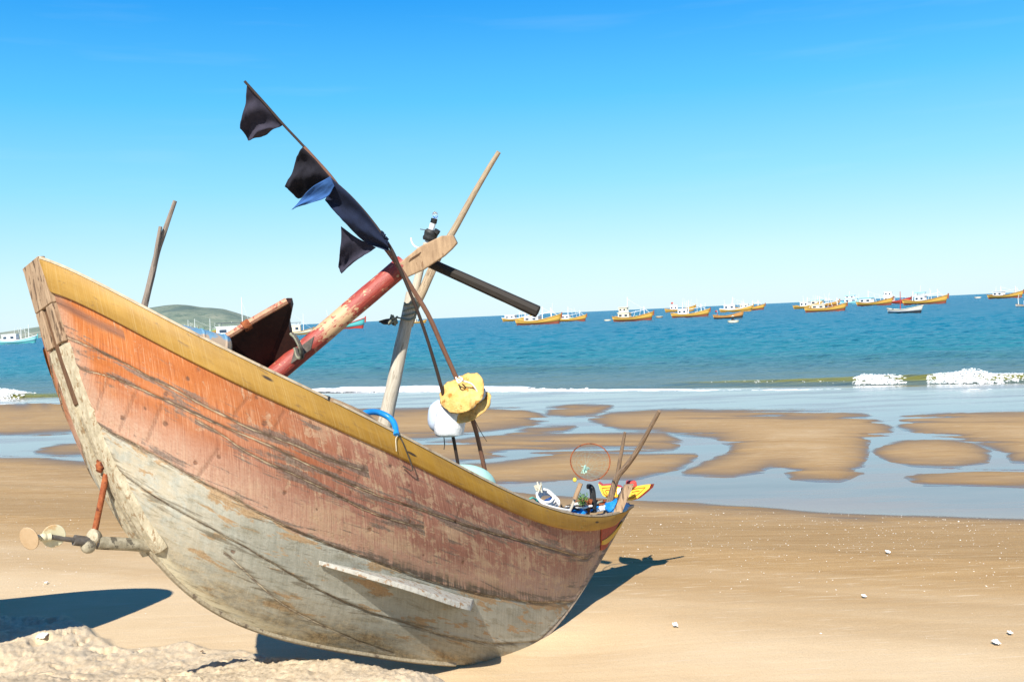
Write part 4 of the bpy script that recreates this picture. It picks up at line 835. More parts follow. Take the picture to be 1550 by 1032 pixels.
# shallow film of water left on the flats
yw = np.r_[8, 9, 10, np.arange(11, 46, .5)]; xw = np.r_[-300, -150, -80, -50, np.arange(-34, 35, 1.0), 50, 80, 150, 300]
WX = xw[None, :] * np.ones((len(yw), 1)); WY = None
qq = np.linspace(11.75, 35.0, 60)[:, None] * np.ones(len(xw)); tt_ = xw[None, :] * np.ones((60, 1))
WX = qq * QN[0] + tt_ * QT[0]; WY = qq * QN[1] + tt_ * QT[1]
def _film():
    b = NB('pool_water'); o = b.co('Object'); n = b.noise(b.mp(o, (1, 2.5, 1)), 5, 4, .6); n2 = b.noise(b.mp(o, (.12, .5, 1), (0, 0, .38)), 2, 4, .6)
    q_ = b.at('q'); col = b.mix(b.mr(b.ma('ADD', q_, b.ma('MULTIPLY', n2, 8)), 26, 17), b.ramp(n2, [(.35, (.20, .15, .11)), (.65, (.27, .23, .19))]), b.ramp(n2, [(.35, (.23, .155, .09)), (.65, (.30, .225, .155))]))
    return b.out(col, b.mr(n2, .35, .65, .03, .24), b.bump(n, .04, .01), **{'IOR': 1.42, 'Specular IOR Level': .6})
film = mesh_obj('tidal_pools', np.stack([WX, WY, zbase(qq) - .001], -1).reshape(-1, 3), grid_faces(60, len(xw)), _film(), None, True, None, dict(q=qq)); film['kind'] = 'structure'

# ------------------------------------------------------------------ sea
sy_ = np.r_[20, 22, (CH - SEA) * F / np.arange(170, 125, -.9), (CH - SEA) * F / np.arange(125, 5, -.40), np.geomspace(880, 5200, 30)]
scs = np.r_[-9, -5, -3, -2, -1.4, -1, -.8, np.arange(-.62, .60, .0014), .8, 1, 1.4, 2, 3, 5, 9]
SXg = scs[None] * sy_[:, None]; SYg = sy_[:, None] * np.ones(len(scs)); SQ = qv(SXg, SYg); STp = SXg * QT[0] + SYg * QT[1]
def crest(pxs, w, amps):
    Wp = np.array([on_z(a, b, SEA) for a, b in pxs]); t = Wp[:, 0] * QT[0] + Wp[:, 1] * QT[1]; q = qv(Wp[:, 0], Wp[:, 1]); k = np.argsort(t)
    return t[k], q[k], np.array(amps)[k], w
CR = [crest([(960, 582), (1030, 581), (1150, 580), (1300, 578), (1420, 576), (1500, 576), (1600, 574)], .75, [0, .06, .11, .16, .19, .19, .17]),
      crest([(-100, 603), (0, 602), (30, 602), (95, 600), (160, 599)], .8, [.3, .3, .26, .16, 0]),
      crest([(440, 560), (600, 561), (760, 560), (900, 558), (1050, 556)], 1.0, [0, .10, .14, .10, 0]),
      crest([(1300, 540), (1420, 538), (1600, 536)], 1.3, [0, .13, .16])]
def crest_h(q, t, lst=None):
    z = 0
    for ct, cq, ca, w in (lst or CR):
        c = np.interp(t, ct, cq); a = np.interp(t, ct, ca, 0, 0) * (.75 + .5 * vn(t * .5, 0 * t, 9)); d = q - c
        z = z + a * np.where(d < 0, np.exp(-(d / (w * .55)) ** 2), np.exp(-(d / (w * 1.6)) ** 2))
    return z
att = ss(35, 60, SQ)
SZg = SEA + crest_h(SQ, STp) + (.16 * ss(35, 50, SQ) * (fbm(STp * 1.1, SQ * 2.4, 4, 81) - .5) + .03 * (fbm(STp * 1.2, SQ * 2.6, 3, 84) - .5) + .26 * att * (fbm(STp * .20, SQ * .55, 4, 82) - .5) + .0022 * SYg * att * (fbm(STp * .45, SQ * .9, 3, 86) - .5))
SZg = np.where(SYg > 900, SEA, SZg) - .15 * ss(35.2, 33.4, SQ)
def _sea():
    b = NB('sea_water'); o = b.co('Object'); q = b.at('q'); ang = math.atan2(-.375, .927)
    pr_ = b.mp(o, (.55, 1.5, 1), (0, 0, -ang))
    n1 = b.noise(pr_, 1.6, 6, .62, .3); n2 = b.noise(pr_, .22, 5, .6); n3 = b.noise(b.mp(o, (.02, .09, 1), (0, 0, -ang)), 1, 5, .6)
    qn = b.ma('ADD', q, b.ma('MULTIPLY', b.ma('SUBTRACT', n3, .5), 7))
    lg = b.ma('LOGARITHM', b.ma('MAXIMUM', qn, 20), 10)
    col = b.ramp(b.mr(lg, 1.5, 2.6), [(0, (.10, .13, .105)), (.07, (.055, .145, .15)), (.15, (.024, .16, .185)), (.42, (.006, .135, .190)), (1, (.003, .098, .160))]); col = b.mix(b.mr(b.at('crest'), .02, .10), col, (.16, .155, .028))
    for nd in b.n:
        if nd.bl_idname == 'ShaderNodeMapRange' and not nd.outputs[0].links: pass
    h = b.ma('ADD', b.ma('MULTIPLY', n1, .35), b.ma('MULTIPLY', n2, 1.6))
    return b.out(col, .25, b.bump(h, .8, .8), **{'IOR': 1.33, 'Specular IOR Level': .36})
m_sea = _sea()
sea = mesh_obj('sea', np.stack([SXg, SYg, SZg], -1).reshape(-1, 3), grid_faces(len(sy_), len(scs)), m_sea, None, True, None, dict(q=SQ, crest=crest_h(SQ, STp, CR[:2]))); sea['kind'] = 'structure'
# foam
m_foam = wm('sea_foam', (.70, .73, .74), (.86, .87, .86), (1, 1, 1), 6, .9, .6, dist=.03)
def foam(pxs, wq, h, amps, cut, seed, lift, dt=.07, dq=.05):
    Wp = np.array([on_z(a, b, SEA) for a, b in pxs]); t = Wp[:, 0] * QT[0] + Wp[:, 1] * QT[1]; q = qv(Wp[:, 0], Wp[:, 1]); k = np.argsort(t); t, q, am = t[k], q[k], np.array(amps)[k]
    ts = np.arange(t[0], t[-1], dt); qs = np.arange(-wq, wq, dq); Tg = ts[:, None] * np.ones(len(qs)); Dg = np.ones((len(ts), 1)) * qs
    Qg = np.interp(Tg, t, q) + Dg + .5 * (fbm(Tg * .35, 0 * Tg, 3, seed + 7) - .5); a = np.interp(Tg, t, am) * np.exp(-(Dg / (wq * .55)) ** 2)
    nzv = .55 * fbm(Tg * 1.2, Qg * 2.5, 4, seed) + .45 * fbm(Tg * 5, Qg * 9, 3, seed + 3)
    lump = h * (a * (.25 + 1.5 * nzv) - cut)
    zz = SEA + np.maximum(crest_h(Qg, Tg), 0) + lift + lump
    keep = lump > -.004; Fc = grid_faces(len(ts), len(qs)); kf = keep.ravel()[Fc].all(1); Fc = Fc[kf]
    return np.stack([Qg * QN[0] + Tg * QT[0], Qg * QN[1] + Tg * QT[1], zz], -1).reshape(-1, 3), Fc
fm = MB()
for args in [
    ([(-120, 612), (0, 607), (100, 604), (200, 602), (330, 598), (480, 591), (600, 591), (700, 590), (850, 592), (1000, 592), (1200, 592), (1350, 592), (1480, 592), (1650, 591)], 1.5, .07, [.9, .8, .6, .8, 1, 1.15, 1.2, 1.15, 1.0, .85, .8, .85, .8, .8], .42, 101, .012),
    ([(470, 586), (560, 587), (650, 586), (760, 587), (860, 588)], 1.2, .08, [0, .95, 1.0, .9, 0], .5, 103, .012),
]:
    V, Fc = foam(*args); used = np.unique(Fc); mp_ = np.zeros(len(V), int); mp_[used] = np.arange(len(used))
    if len(Fc): fm.add(V[used], mp_[Fc])
def blob(c, rx, ry, rz, n=7, m=4):
    V = []
    for i in range(m + 1):
        th = math.pi * i / m
        for j in range(n):
            ph = 2 * math.pi * j / n; k = RNG.uniform(.75, 1.25); V.append(np.array(c) + (rx * k * math.sin(th) * math.cos(ph), ry * k * math.sin(th) * math.sin(ph), rz * k * math.cos(th)))
    fm.add(V, grid_faces(m + 1, n, True))
def whitewater(pxs, hh, count, wq=.35, big=1.0, spread=0):
    Wp = np.array([on_z(a, b, SEA) for a, b in pxs])
    for k in range(count):
        u = float(np.clip(RNG.normal(.5, .21), .01, .99)) if spread < .5 else RNG.random(); a = math.sin(math.pi * u) ** 1.0; f = u * (len(Wp) - 1); i0 = min(int(f), len(Wp) - 2); c = Wp[i0] + (Wp[i0 + 1] - Wp[i0]) * (f - i0)
        lump_ = .25 + 1.5 * float(fbm(np.array(c[0] * 2.2), np.array(0.0), 3, 33)); v_ = RNG.random() ** 2.4; dq = RNG.normal(0, wq) - .25 * (1 - v_); c = c + np.array([QN[0] * dq, QN[1] * dq, 0])
        zb = float(crest_h(np.array(qv(c[0], c[1])), np.array(c[0] * QT[0] + c[1] * QT[1]))); c[2] = SEA + .01 + max(zb * .85, 0) + hh * a * lump_ * v_ * math.exp(-(dq / .5) ** 2)
        r_ = RNG.uniform(.010, .034) * (1.2 - .6 * v_) * big; blob(c, r_ * RNG.uniform(1.2, 2.6), r_ * 1.2, r_ * .75)
whitewater([(1292, 578.5), (1306, 578), (1340, 578), (1372, 578.5)], .11, 800, .36, .8)
whitewater([(1404, 577), (1425, 576.5), (1460, 576), (1490, 576), (1516, 576.5)], .17, 1400, .38, .8)
whitewater([(1500, 575.5), (1540, 575), (1640, 574)], .05, 400, .3, .8, 1)
whitewater([(-110, 602), (0, 601.5), (20, 601.5), (40, 602)], .11, 1100, .34, .9)
whitewater([(470, 590), (560, 590), (650, 589.5), (760, 590), (880, 591)], .035, 2400, .34, 1.0, 1)
whitewater([(860, 592), (1000, 592), (1200, 592), (1350, 592), (1480, 592), (1600, 591)], .02, 2400, .32, 1.0, 1)
whitewater([(1040, 581), (1150, 580), (1290, 579)], .012, 24, .12, .5)
fo = fm.build('surf_foam', m_foam, None, True, recalc=False); fo['kind'] = 'stuff'; tag(fo, 'white surf foam breaking along the shoreline', 'foam')

# ------------------------------------------------------------------ hills
def _hill():
    b = NB('hazed_hill_scrub'); o = b.co('Object'); n = b.noise(b.mp(o, (.012, .012, .03)), 1, 8, .62); n2 = b.noise(b.mp(o, (.06, .06, .12)), 1, 6, .65)
    col = b.ramp(n, [(.36, (.085, .125, .105)), (.50, (.15, .185, .135)), (.60, (.24, .25, .185)), (.70, (.34, .32, .25))]); col = b.mix(b.mr(n2, .52, .64, 0, .7), col, (.06, .105, .08))  # scrub tones greyed, so the distance haze is painted into the colour
    return b.out(col, .95, b.bump(n2, .8, 3))
m_hill = _hill()
HD_ = 1500.0
prof = [(-260, 500), (-120, 503), (0, 503), (25, 499), (60, 494), (110, 492), (150, 489), (185, 476), (205, 470), (230, 465), (250, 462), (268, 460.5), (285, 461.5), (305, 464.5), (320, 465), (340, 467), (360, 473), (380, 480), (410, 490), (440, 496), (470, 500)]
hxp = np.linspace(-260, 470, 150); hyp = np.interp(hxp, *np.array(prof).T); nr = 34; V = []
for k, x in enumerate(hxp):
    top_ = P(x, hyp[k], HD_); bx = top_[0]; ht = max(top_[2] - SEA, .5)
    for j in range(nr):
        f = j / (nr - 1) * 2 - 1; yy = HD_ + f * 170
        hgt = ht * (math.cos(f * math.pi / 2) ** .8) * (1 + .16 * (fbm(np.array(bx * .012), np.array(yy * .012), 5, 91) - .5) * (1 - abs(f) ** 8) * (1 if abs(f) > .1 else .4)) if abs(f) < 1 else 0
        V.append([bx * yy / HD_, yy, SEA - .5 + hgt])
hl = mesh_obj('hills', V, grid_faces(150, nr), m_hill, None); hl['kind'] = 'structure'

# ------------------------------------------------------------------ fishing boats at anchor
def paint(name, c, rough=.5): return wm('paint_' + name, tuple(q * .95 for q in c), tuple(min(1, q * 1.06) for q in c), (1, 1, 1), 2.0, rough, 0)
PT = {k: paint(k, c) for k, c in dict(yellow=(.58, .33, .065), ochre=(.44, .23, .05), orange=(.52, .24, .07), white=(.78, .79, .78), cream=(.68, .60, .44), pale=(.66, .58, .50), aqua=(.32, .62, .62), teal=(.10, .42, .40), red=(.42, .05, .035), rust=(.26, .07, .04), blue=(.05, .22, .55), dark=(.03, .03, .035), glass=(.03, .05, .08), turq=(.20, .60, .72), green=(.30, .55, .20), basket=(.34, .23, .13), canopy=(.05, .06, .08), pole=(.70, .70, .66), skin=(.30, .17, .10)).items()}
VC = {}
def vessel(px, wl_y, length_px, label, hullc='yellow', house=(.28, .22, .17), housec='white', roofc='white', tiers=1, mast=((.5, .32),), bow_c='rust', yaw=-18, openb=False, trim='ochre', boom=True, beam=.27, boompost=True, canopy=None, flag=None, bow_rise=.13, mirror=False):
    hz = hor(px); dep = (CH - SEA) * F / max(wl_y - hz, 3.0); o3 = P(px, wl_y, dep); o3[2] = SEA
    yaw = yaw + float(np.random.default_rng(int(px) + 305).uniform(-12, 14)); L = length_px * dep / F / math.cos(math.radians(yaw)); root = thing('moored_boat', label, 'boat', o3, 'fishing boats moored in the bay')
    ya = math.radians(yaw) + math.atan2(-o3[0], o3[1]); sgn = -1 if mirror else 1
    ex = np.array([math.cos(ya), math.sin(ya), 0]) * sgn; ey = np.array([-math.sin(ya), math.cos(ya), 0]); ez = np.array([0, 0, 1.0])
    def W(a): a = np.asarray(a, float) * L; return o3 + a[..., 0:1] * ex + a[..., 1:2] * ey + a[..., 2:3] * ez
    fb_ = .085 if not openb else .10; n = 22; t = np.linspace(0, 1, n); x = t - .5
    sheer = fb_ + bow_rise * np.clip((t - .35) / .65, 0, 1) ** 2.1 + .045 * np.clip((.35 - t) / .35, 0, 1) ** 2
    hb = beam / 2 * np.clip(np.where(t < .45, .72 + .28 * np.sin(t / .45 * math.pi / 2), np.cos((t - .45) / .55 * math.pi / 2) ** .65), .02, 1)
    if openb: hb = beam / 2 * np.clip(np.sin(np.clip(t, .0, 1) * math.pi) ** .6, .03, 1)
    xo = np.where(t > .8, (t - .8) * .35, 0) - np.where(t < .12, (.12 - t) * .3, 0)
    def sec(fr_z, fr_w, rows):
        out = []
        for k in range(n):
            r_ = [(x[k] + xo[k] * z, hb[k] * w, sheer[k] * z if z > 0 else z) for z, w in zip(fr_z, fr_w)]
            out.append([(a, -b, c) for a, b, c in r_] + [(a, b, c) for a, b, c in r_[::-1]])
        return np.array(out)
    up = sec([1.0, .62, .30], [1.0, .97, .88], 3); lo = sec([.33, 0, -.03], [.89, .72, .6], 3)
    Fc = [f for f in grid_faces(n, 6).tolist()]; 
    cap = [tuple(range(6)), tuple(range((n - 1) * 6, n * 6))]
    mesh_obj('hull', W(up).reshape(-1, 3), Fc + cap, PT[hullc], root)
    mesh_obj('hull_bottom', W(lo).reshape(-1, 3), Fc + cap, PT[bow_c], root)
    # rubbing strake and deck
    st_ = MB(); 
    for s in (-1, 1): st_.tube(W(np.stack([x + xo, s * hb * 1.01, sheer], -1)), .011 * L, 6)
    st_.build('rub_rail', PT[trim], root)
    dz = .75 if not openb else .35
    dk_ = np.stack([np.stack([x + xo * dz, -hb * .97, sheer * dz], -1), np.stack([x + xo * dz, hb * .97, sheer * dz], -1)], 1)
    mesh_obj('deck', W(dk_).reshape(-1, 3), grid_faces(n, 2), PT['ochre' if not openb else 'blue'], root)
    if not openb:
        MB().tube(W(np.array([[.5 + .07 * .9, 0, sheer[-1] * .55], [.5 + .075, 0, sheer[-1] + .035]])), .016 * L, 6).build('bow_post', PT[bow_c if bow_c != 'dark' else 'red'], root)
    if house:
        c, wdt, hh = house; z0 = fb_ * .7; hw = beam * .33
        for k in range(tiers):
            f = .72 if k else 1; cx = -.5 + c - (0 if k == 0 else wdt * .08)
            h_ = MB().box(W(np.array([cx, 0, z0 + hh / 2])), ex * wdt / 2 * f * L, ey * hw * f * L, ez * hh / 2 * L).build('wheelhouse', PT[housec], root, False)
            rf = MB().box(W(np.array([cx, 0, z0 + hh + .008])), ex * (wdt / 2 * f + .018) * L, ey * (hw * f + .015) * L, ez * .008 * L).build('roof', PT[roofc], h_, False)
            for w_ in (-.28, .22):
                for s in (-1, 1): MB().box(W(np.array([cx + wdt * f * w_, s * (hw * f + .0005), z0 + hh * .58])), ex * wdt * f * .12 * L, ey * .003 * L, ez * hh * .17 * L).build('window', PT['glass'], h_, False)
            z0 += hh + .016; hh *= .8
        if canopy:
            zc = z0 + .075; MB().box(W(np.array([-.5 + c, 0, zc])), ex * wdt * .5 * L, ey * hw * L, ez * .007 * L).build('canopy', PT[canopy], root, False)
            pst = MB()
            for a in (-.4, .4):
                for s in (-.9, .9): pst.tube(W(np.array([[-.5 + c + wdt * a, s * hw, z0 - .02], [-.5 + c + wdt * a, s * hw, zc]])), .006 * L, 5)
            pst.build('canopy_posts', PT['pole'], root)
    rv = np.random.default_rng(int(px) + 77)
    if not openb:
        for k in range(3):
            ax_ = rv.uniform(-.42, .40); hh_ = rv.uniform(.26, .50); ln_ = rv.uniform(-.10, .10)
            MB().tube(W(np.array([[ax_, rv.uniform(-.06, .06), .06], [ax_ + ln_, 0, hh_]])), np.array([.006, .004]) * L, 5).build('pole', PT['pole'], root)
        MB().tube(W(np.array([[mast[0][0] - .5, 0, mast[0][1] * .92], [.47, 0, sheer[-1] * .9]])), .0028 * L, 4).build('stay', PT['pole'], root)
 
    for k in range(4 if not openb else 2):
        cx, cy_ = rv.uniform(-.38, .34), rv.uniform(-.6, .6) * beam * .4; r_ = rv.uniform(.018, .04); zc = np.interp(cx + .5, t, sheer) * .8
        MB().sphere(W(np.array([cx, cy_, zc + r_ * .4])), r_ * L * 1.4, r_ * L, r_ * L * .9, 8, 5).build('net_heap', PT[['green', 'blue', 'rust', 'dark', 'turq', 'white'][int(rv.integers(6))]], root)
    for (mx, mh_) in mast:
        MB().tube(W(np.array([[mx - .5, 0, fb_ * .7], [mx - .5 + .01, 0, mh_]])), np.array([.013, .008]) * L, 6).build('mast', PT['pole' if not openb else 'red'], root)
    if boom and boompost:
        MB().tube(W(np.array([[.32, 0, .12], [.31, .0, .36]])), .009 * L, 6).build('bow_mast', PT['white'], root)
        MB().tube(W(np.array([[.31, 0, .33], [.45, .0, sheer[-2]]])), .004 * L, 5).build('stay', PT['pole'], root)
        MB().tube(W(np.array([[-.1, 0, .20], [.31, 0, .27]])), .007 * L, 6).build('boom', PT['white'], root)
    if flag:
        mesh_obj('flag', W(np.array([[flag[0] - .5, 0, flag[1]], [flag[0] - .5, 0, flag[1] + .06], [flag[0] - .58, .01, flag[1] + .05], [flag[0] - .58, .01, flag[1] - .01]])), [(0, 1, 2, 3)], PT['red'], root).modifiers.new('thick', 'SOLIDIFY').thickness = .02
        MB().tube(W(np.array([[flag[0] - .5, 0, fb_], [flag[0] - .5, 0, flag[1] + .07]])), .005 * L, 5).build('flag_staff', PT['pole'], root)
    return root
V_ = vessel
V_(784, 486, 42, 'pale yellow boat with arched white cabin, partly hidden behind the tiller tip', 'yellow', (.25, .34, .13), bow_c='ochre', trim='white', boompost=False, mast=((.55, .3),))
V_(815, 491, 62, 'yellow boat with white awning and reddish bow just right of the tiller tip', 'yellow', (.36, .34, .12), bow_c='rust', mast=((.6, .40),), trim='yellow')
V_(865, 486.5, 41, 'yellow fishing boat with white cabin and long boom, second right of the dark tiller tip', 'yellow', (.32, .28, .16), bow_c='rust', mast=((.38, .5),), trim='yellow')
V_(958, 485.5, 55, 'yellow fishing boat with two-storey cream wheelhouse, moored alone between two round basket boats', 'yellow', (.28, .30, .15), 'cream', 'cream', 2, ((.36, .62),), bow_c='rust', trim='ochre', boom=True)
V_(1029, 472, 42, 'yellow fishing boat flying a red flag, half hidden behind a nearer yellow boat', 'yellow', (.3, .26, .17), bow_c='ochre', flag=(.28, .30), boompost=False, mast=((.6, .34),))
V_(1045, 480, 52, 'yellow fishing boat with white cabin amidships and reddish bow, in front of the red-flagged boat', 'yellow', (.30, .26, .17), bow_c='rust', mast=((.45, .48),), trim='yellow')
V_(1135, 469.5, 40, 'yellow fishing boat whose bow shows beyond the white-cabined boat, left of the open bay', 'yellow', (.3, .3, .18), 'cream', mast=((.6, .36),), bow_c='rust', boompost=True)
V_(1114, 472, 45, 'yellow fishing boat with large white cabin behind the crescent-shaped open boat', 'yellow', (.30, .36, .18), bow_c='ochre', mast=((.4, .5), (.7, .36)), trim='white', boompost=False)
V_(1102, 482, 42, 'orange crescent-shaped open boat with upswept ends beside a man in a basket boat', 'orange', None, openb=True, mast=((.12, .22),), trim='ochre', boom=False, bow_c='dark', bow_rise=.14, flag=(.13, .24))
V_(1222, 467, 36, 'yellow boat with white cabin, leftmost of the right-hand cluster behind a larger boat', 'yellow', (.42, .32, .18), bow_c='ochre', boompost=False, mast=((.5, .42),), trim='yellow')
V_(1246, 464.5, 42, 'yellow fishing boat with cluttered cream cabin seen over the boat in front', 'ochre', (.3, .4, .17), 'cream', 'turq', 1, ((.3, .40), (.6, .34)), bow_c='rust', boompost=False)
V_(1249, 471.5, 56, 'large yellow fishing boat with dark reddish flared bow, nearest in the right-hand cluster', 'yellow', (.33, .34, .13), 'cream', 'cream', 1, ((.36, .42),), bow_c='rust', trim='ochre')
V_(1289, 460, 30, 'pale turquoise fishing boat with white upperworks between two yellow boats', 'aqua', (.5, .6, .17), 'white', 'turq', 2, ((.4, .6),), bow_c='turq', trim='turq', boompost=False, yaw=-35)
V_(1355, 459.5, 40, 'red-hulled fishing boat with tall white cabin behind the pink-masted open boat', 'red', (.3, .36, .20), 'white', 'white', 2, ((.1, .42),), bow_c='rust', trim='red', boompost=False)
V_(1324, 462.5, 46, 'long low yellow fishing boat with blue and white cabin, left of the red-hulled boat', 'yellow', (.26, .36, .16), 'white', 'turq', 1, ((.3, .45),), bow_c='rust', trim='ochre', boompost=False)
V_(1400, 460.5, 57, 'yellow fishing boat with turquoise canopy and white cabin, rightmost of the right-hand cluster', 'yellow', (.40, .24, .15), 'white', 'white', 1, ((.2, .34),), bow_c='rust', trim='ochre', canopy='turq', boom=True)
V_(1369, 473.5, 46, 'pale open boat with pink mast and blue interior, moored nearer than the yellow cluster', 'pale', None, openb=True, mast=((.38, .62),), trim='cream', boom=False, bow_c='dark', bow_rise=.10)
V_(1522, 451.5, 43, 'yellow fishing boat with white cabin moored alone at the far right', 'yellow', (.30, .30, .15), bow_c='rust', mast=((.35, .38),), trim='ochre')
V_(1556, 464, 30, 'pale boat with white stern post cut off by the right edge', 'pale', (.5, .3, .2), bow_c='dark', mast=((.08, .6),), boompost=False, openb=False)
V_(352, 513, 62, 'white two-storey workboat with dark canopy and red hull seen above the yellow rail', 'red', (.52, .72, .22), 'white', 'white', 1, ((.75, .95),), bow_c='rust', trim='white', canopy='canopy', boompost=False, yaw=-30)
V_(308, 507, 40, 'green and yellow fishing boat with slanted poles at the foot of the hill', 'yellow', (.35, .34, .18), 'green', 'green', 1, ((.2, .62), (.75, .6)), bow_c='red', trim='green', boompost=False)
V_(282, 503.5, 30, 'small teal-trimmed boat moored below the hill, left of the green boat', 'teal', (.4, .4, .18), 'white', 'white', 1, ((.6, .6),), bow_c='rust', trim='teal', boompost=False)
V_(27, 520, 48, 'aqua-hulled fishing boat with white cabin and dark red bow, left of the stern post', 'aqua', (.30, .40, .20), 'white', 'white', 1, ((.6, .45), (.82, .52)), bow_c='teal', trim='white', boompost=False)
V_(-6, 521, 26, 'white boat with red waterline cut off by the left edge', 'white', (.6, .4, .2), 'white', 'white', 1, ((.4, .5),), bow_c='red', trim='white', boompost=False)
V_(450, 506.5, 44, 'cream fishing boat with pale cabin between the rudder blade and the red shaft', 'cream', (.42, .42, .26), 'cream', 'white', 1, ((.25, .9), (.72, .7)), bow_c='ochre', trim='ochre', boompost=False, canopy='canopy')
V_(520, 498, 58, 'teal and white striped boat with red bow post below the red shaft', 'teal', (.30, .22, .14), 'white', 'red', 1, ((.3, .25),), bow_c='red', trim='red', boompost=False, bow_rise=.16)
V_(632, 489.5, 24, 'small yellow boat far behind the mast', 'yellow', (.3, .3, .18), 'cream', bow_c='ochre', boompost=False)
def basket(px, wy, w, label, c='basket'):
    dep = (CH - SEA) * F / (wy - hor(px)); o3 = P(px, wy, dep); o3[2] = SEA; r_ = w * dep / F / 2; root = thing('basket_boat', label, 'basket boat', o3, 'round basket boats')
    V = []; pr2 = [(.75, -.1), (.95, .1), (1.0, .38), (.93, .38), (.88, .12), (.6, .05), (.02, .05)]
    for a, z in pr2:
        for j in range(24): V.append(o3 + [r_ * a * math.cos(j / 24 * 2 * math.pi), r_ * a * math.sin(j / 24 * 2 * math.pi), z * r_])
    mesh_obj('basket_hull', V, grid_faces(7, 24, True), PT[c], root)
    MB().tube([o3 + [r_ * math.cos(a) * .98, r_ * math.sin(a) * .98, .39 * r_] for a in np.linspace(0, 2 * math.pi, 25)], r_ * .06, 6, cap=False).build('rim', PT['cream'], root)
    MB().box(o3 + [0, 0, r_ * .26], np.array([r_ * .9, 0, 0]), np.array([0, r_ * .12, 0]), np.array([0, 0, r_ * .03])).build('thwart', PT['basket'], root, False)
    return root, o3, r_
basket(920, 486, 11, 'empty tan basket boat left of the two-storey yellow boat', 'cream')
basket(998, 481, 11, 'empty dark basket boat right of the two-storey yellow boat')
basket(1480, 451.6, 10, 'pale empty basket boat in open water left of the lone far-right boat', 'pale')
_, bo3, brr = basket(1110, 488.5, 17, 'basket boat carrying a crouching man, nearest of the basket boats', 'cream')
# seated man in the basket boat: one skinned body
def man(o3, h, label):
    k = h / 1.0; J = {'pel': (0, 0, .12), 'ch': (.05, 0, .45), 'nk': (.10, 0, .62), 'hd': (.13, 0, .72), 'ht': (.14, 0, .85), 'sl': (.08, .17, .57), 'el': (.20, .2, .38), 'hl': (.36, .12, .30), 'sr': (.08, -.17, .57), 'er': (.22, -.2, .36), 'hr': (.38, -.12, .28), 'kl': (.36, .14, .30), 'fl': (.42, .15, .02), 'kr': (.36, -.14, .30), 'fr': (.42, -.15, .02)}
    names = list(J); E = [('pel', 'ch'), ('ch', 'nk'), ('nk', 'hd'), ('hd', 'ht'), ('ch', 'sl'), ('sl', 'el'), ('el', 'hl'), ('ch', 'sr'), ('sr', 'er'), ('er', 'hr'), ('pel', 'kl'), ('kl', 'fl'), ('pel', 'kr'), ('kr', 'fr')]
    rad = dict(pel=.15, ch=.15, nk=.055, hd=.09, ht=.07, sl=.065, el=.048, hl=.04, sr=.065, er=.048, hr=.04, kl=.08, fl=.05, kr=.08, fr=.05)
    me = bpy.data.meshes.new('person'); me.from_pydata([tuple(np.array(J[q]) * k) for q in names], [(names.index(a), names.index(b_)) for a, b_ in E], [])
    o = bpy.data.objects.new('person', me); C.objects.link(o); o.location = tuple(o3); md = o.modifiers.new('skin', 'SKIN')
    for i, q in enumerate(names): me.skin_vertices[0].data[i].radius = (rad[q] * k,) * 2
    me.skin_vertices[0].data[0].use_root = True
    o.modifiers.new('sub', 'SUBSURF').levels = 2; o.modifiers['sub'].render_levels = 2; me.materials.append(PT['dark']); tag(o, label, 'person'); OFF[o.name] = np.array(o3); return o
mo = man(bo3 + np.array([-.2, 0, brr * .18]), 1.05, 'person in dark clothes and pale hat crouching in the nearest basket boat')
ht_ = MB(); hc_ = bo3 + np.array([-.2, 0, brr * .18]) + np.array([.14, 0, .80]) * 1.05
ht_.tube([hc_, hc_ + [0, 0, .02], hc_ + [0, 0, .16]], [.26, .22, .02], 16); ht_.build('hat', PT['cream'], mo)

# ------------------------------------------------------------------ litter on the sand
m_shell = wm('bleached_shell', (.66, .62, .54), (.82, .79, .72), (1, 1, 1), 40, .7, .2)
def gz(x, y):
    i = np.clip(np.searchsorted(ys, y), 1, len(ys) - 1); r_ = cs * max(y, 4); j = np.clip(np.searchsorted(r_, x), 1, len(cs) - 1); return float(GZ[i - 1:i + 1, j - 1:j + 1].mean())
shl = MB()
for k in range(800):
    if k < 620: pxx = RNG.uniform(940, 1560); pyy = 768 + (pxx - 940) * .03 + abs(RNG.normal(0, 45))
    elif k < 760: pxx = RNG.uniform(0, 130); pyy = RNG.uniform(700, 900)
    else: pxx = RNG.uniform(0, 1550); pyy = RNG.uniform(760, 1020)
    w = ground_at(pxx, pyy); r_ = RNG.uniform(.003, .008) * (1.6 if RNG.random() < .06 else 1); z = gz(w[0], w[1]); a = RNG.uniform(0, 6.3)
    u_ = np.array([math.cos(a), math.sin(a), RNG.normal(0, .2)]) * r_; v_ = np.array([-math.sin(a), math.cos(a), RNG.normal(0, .2)]) * r_ * RNG.uniform(.5, .9); c = np.array([w[0], w[1], z + r_ * .15]); n_ = np.array([0, 0, r_ * .4])
    shl.add([c + u_, c + v_, c - u_, c - v_ * .8, c + n_, c - n_], [(0, 1, 4), (1, 2, 4), (2, 3, 4), (3, 0, 4), (1, 0, 5), (2, 1, 5), (3, 2, 5), (0, 3, 5)])
so = shl.build('shell_fragments', m_shell, None, False, recalc=False); so['kind'] = 'stuff'; tag(so, 'small white shell fragments scattered over the damp sand', 'shells')
def land_at(px, py):
    w = ground_at(px, py)
    for _ in range(12): w = on_z(px, py, .5 * w[2] + .5 * gz(w[0], w[1]))
    return w
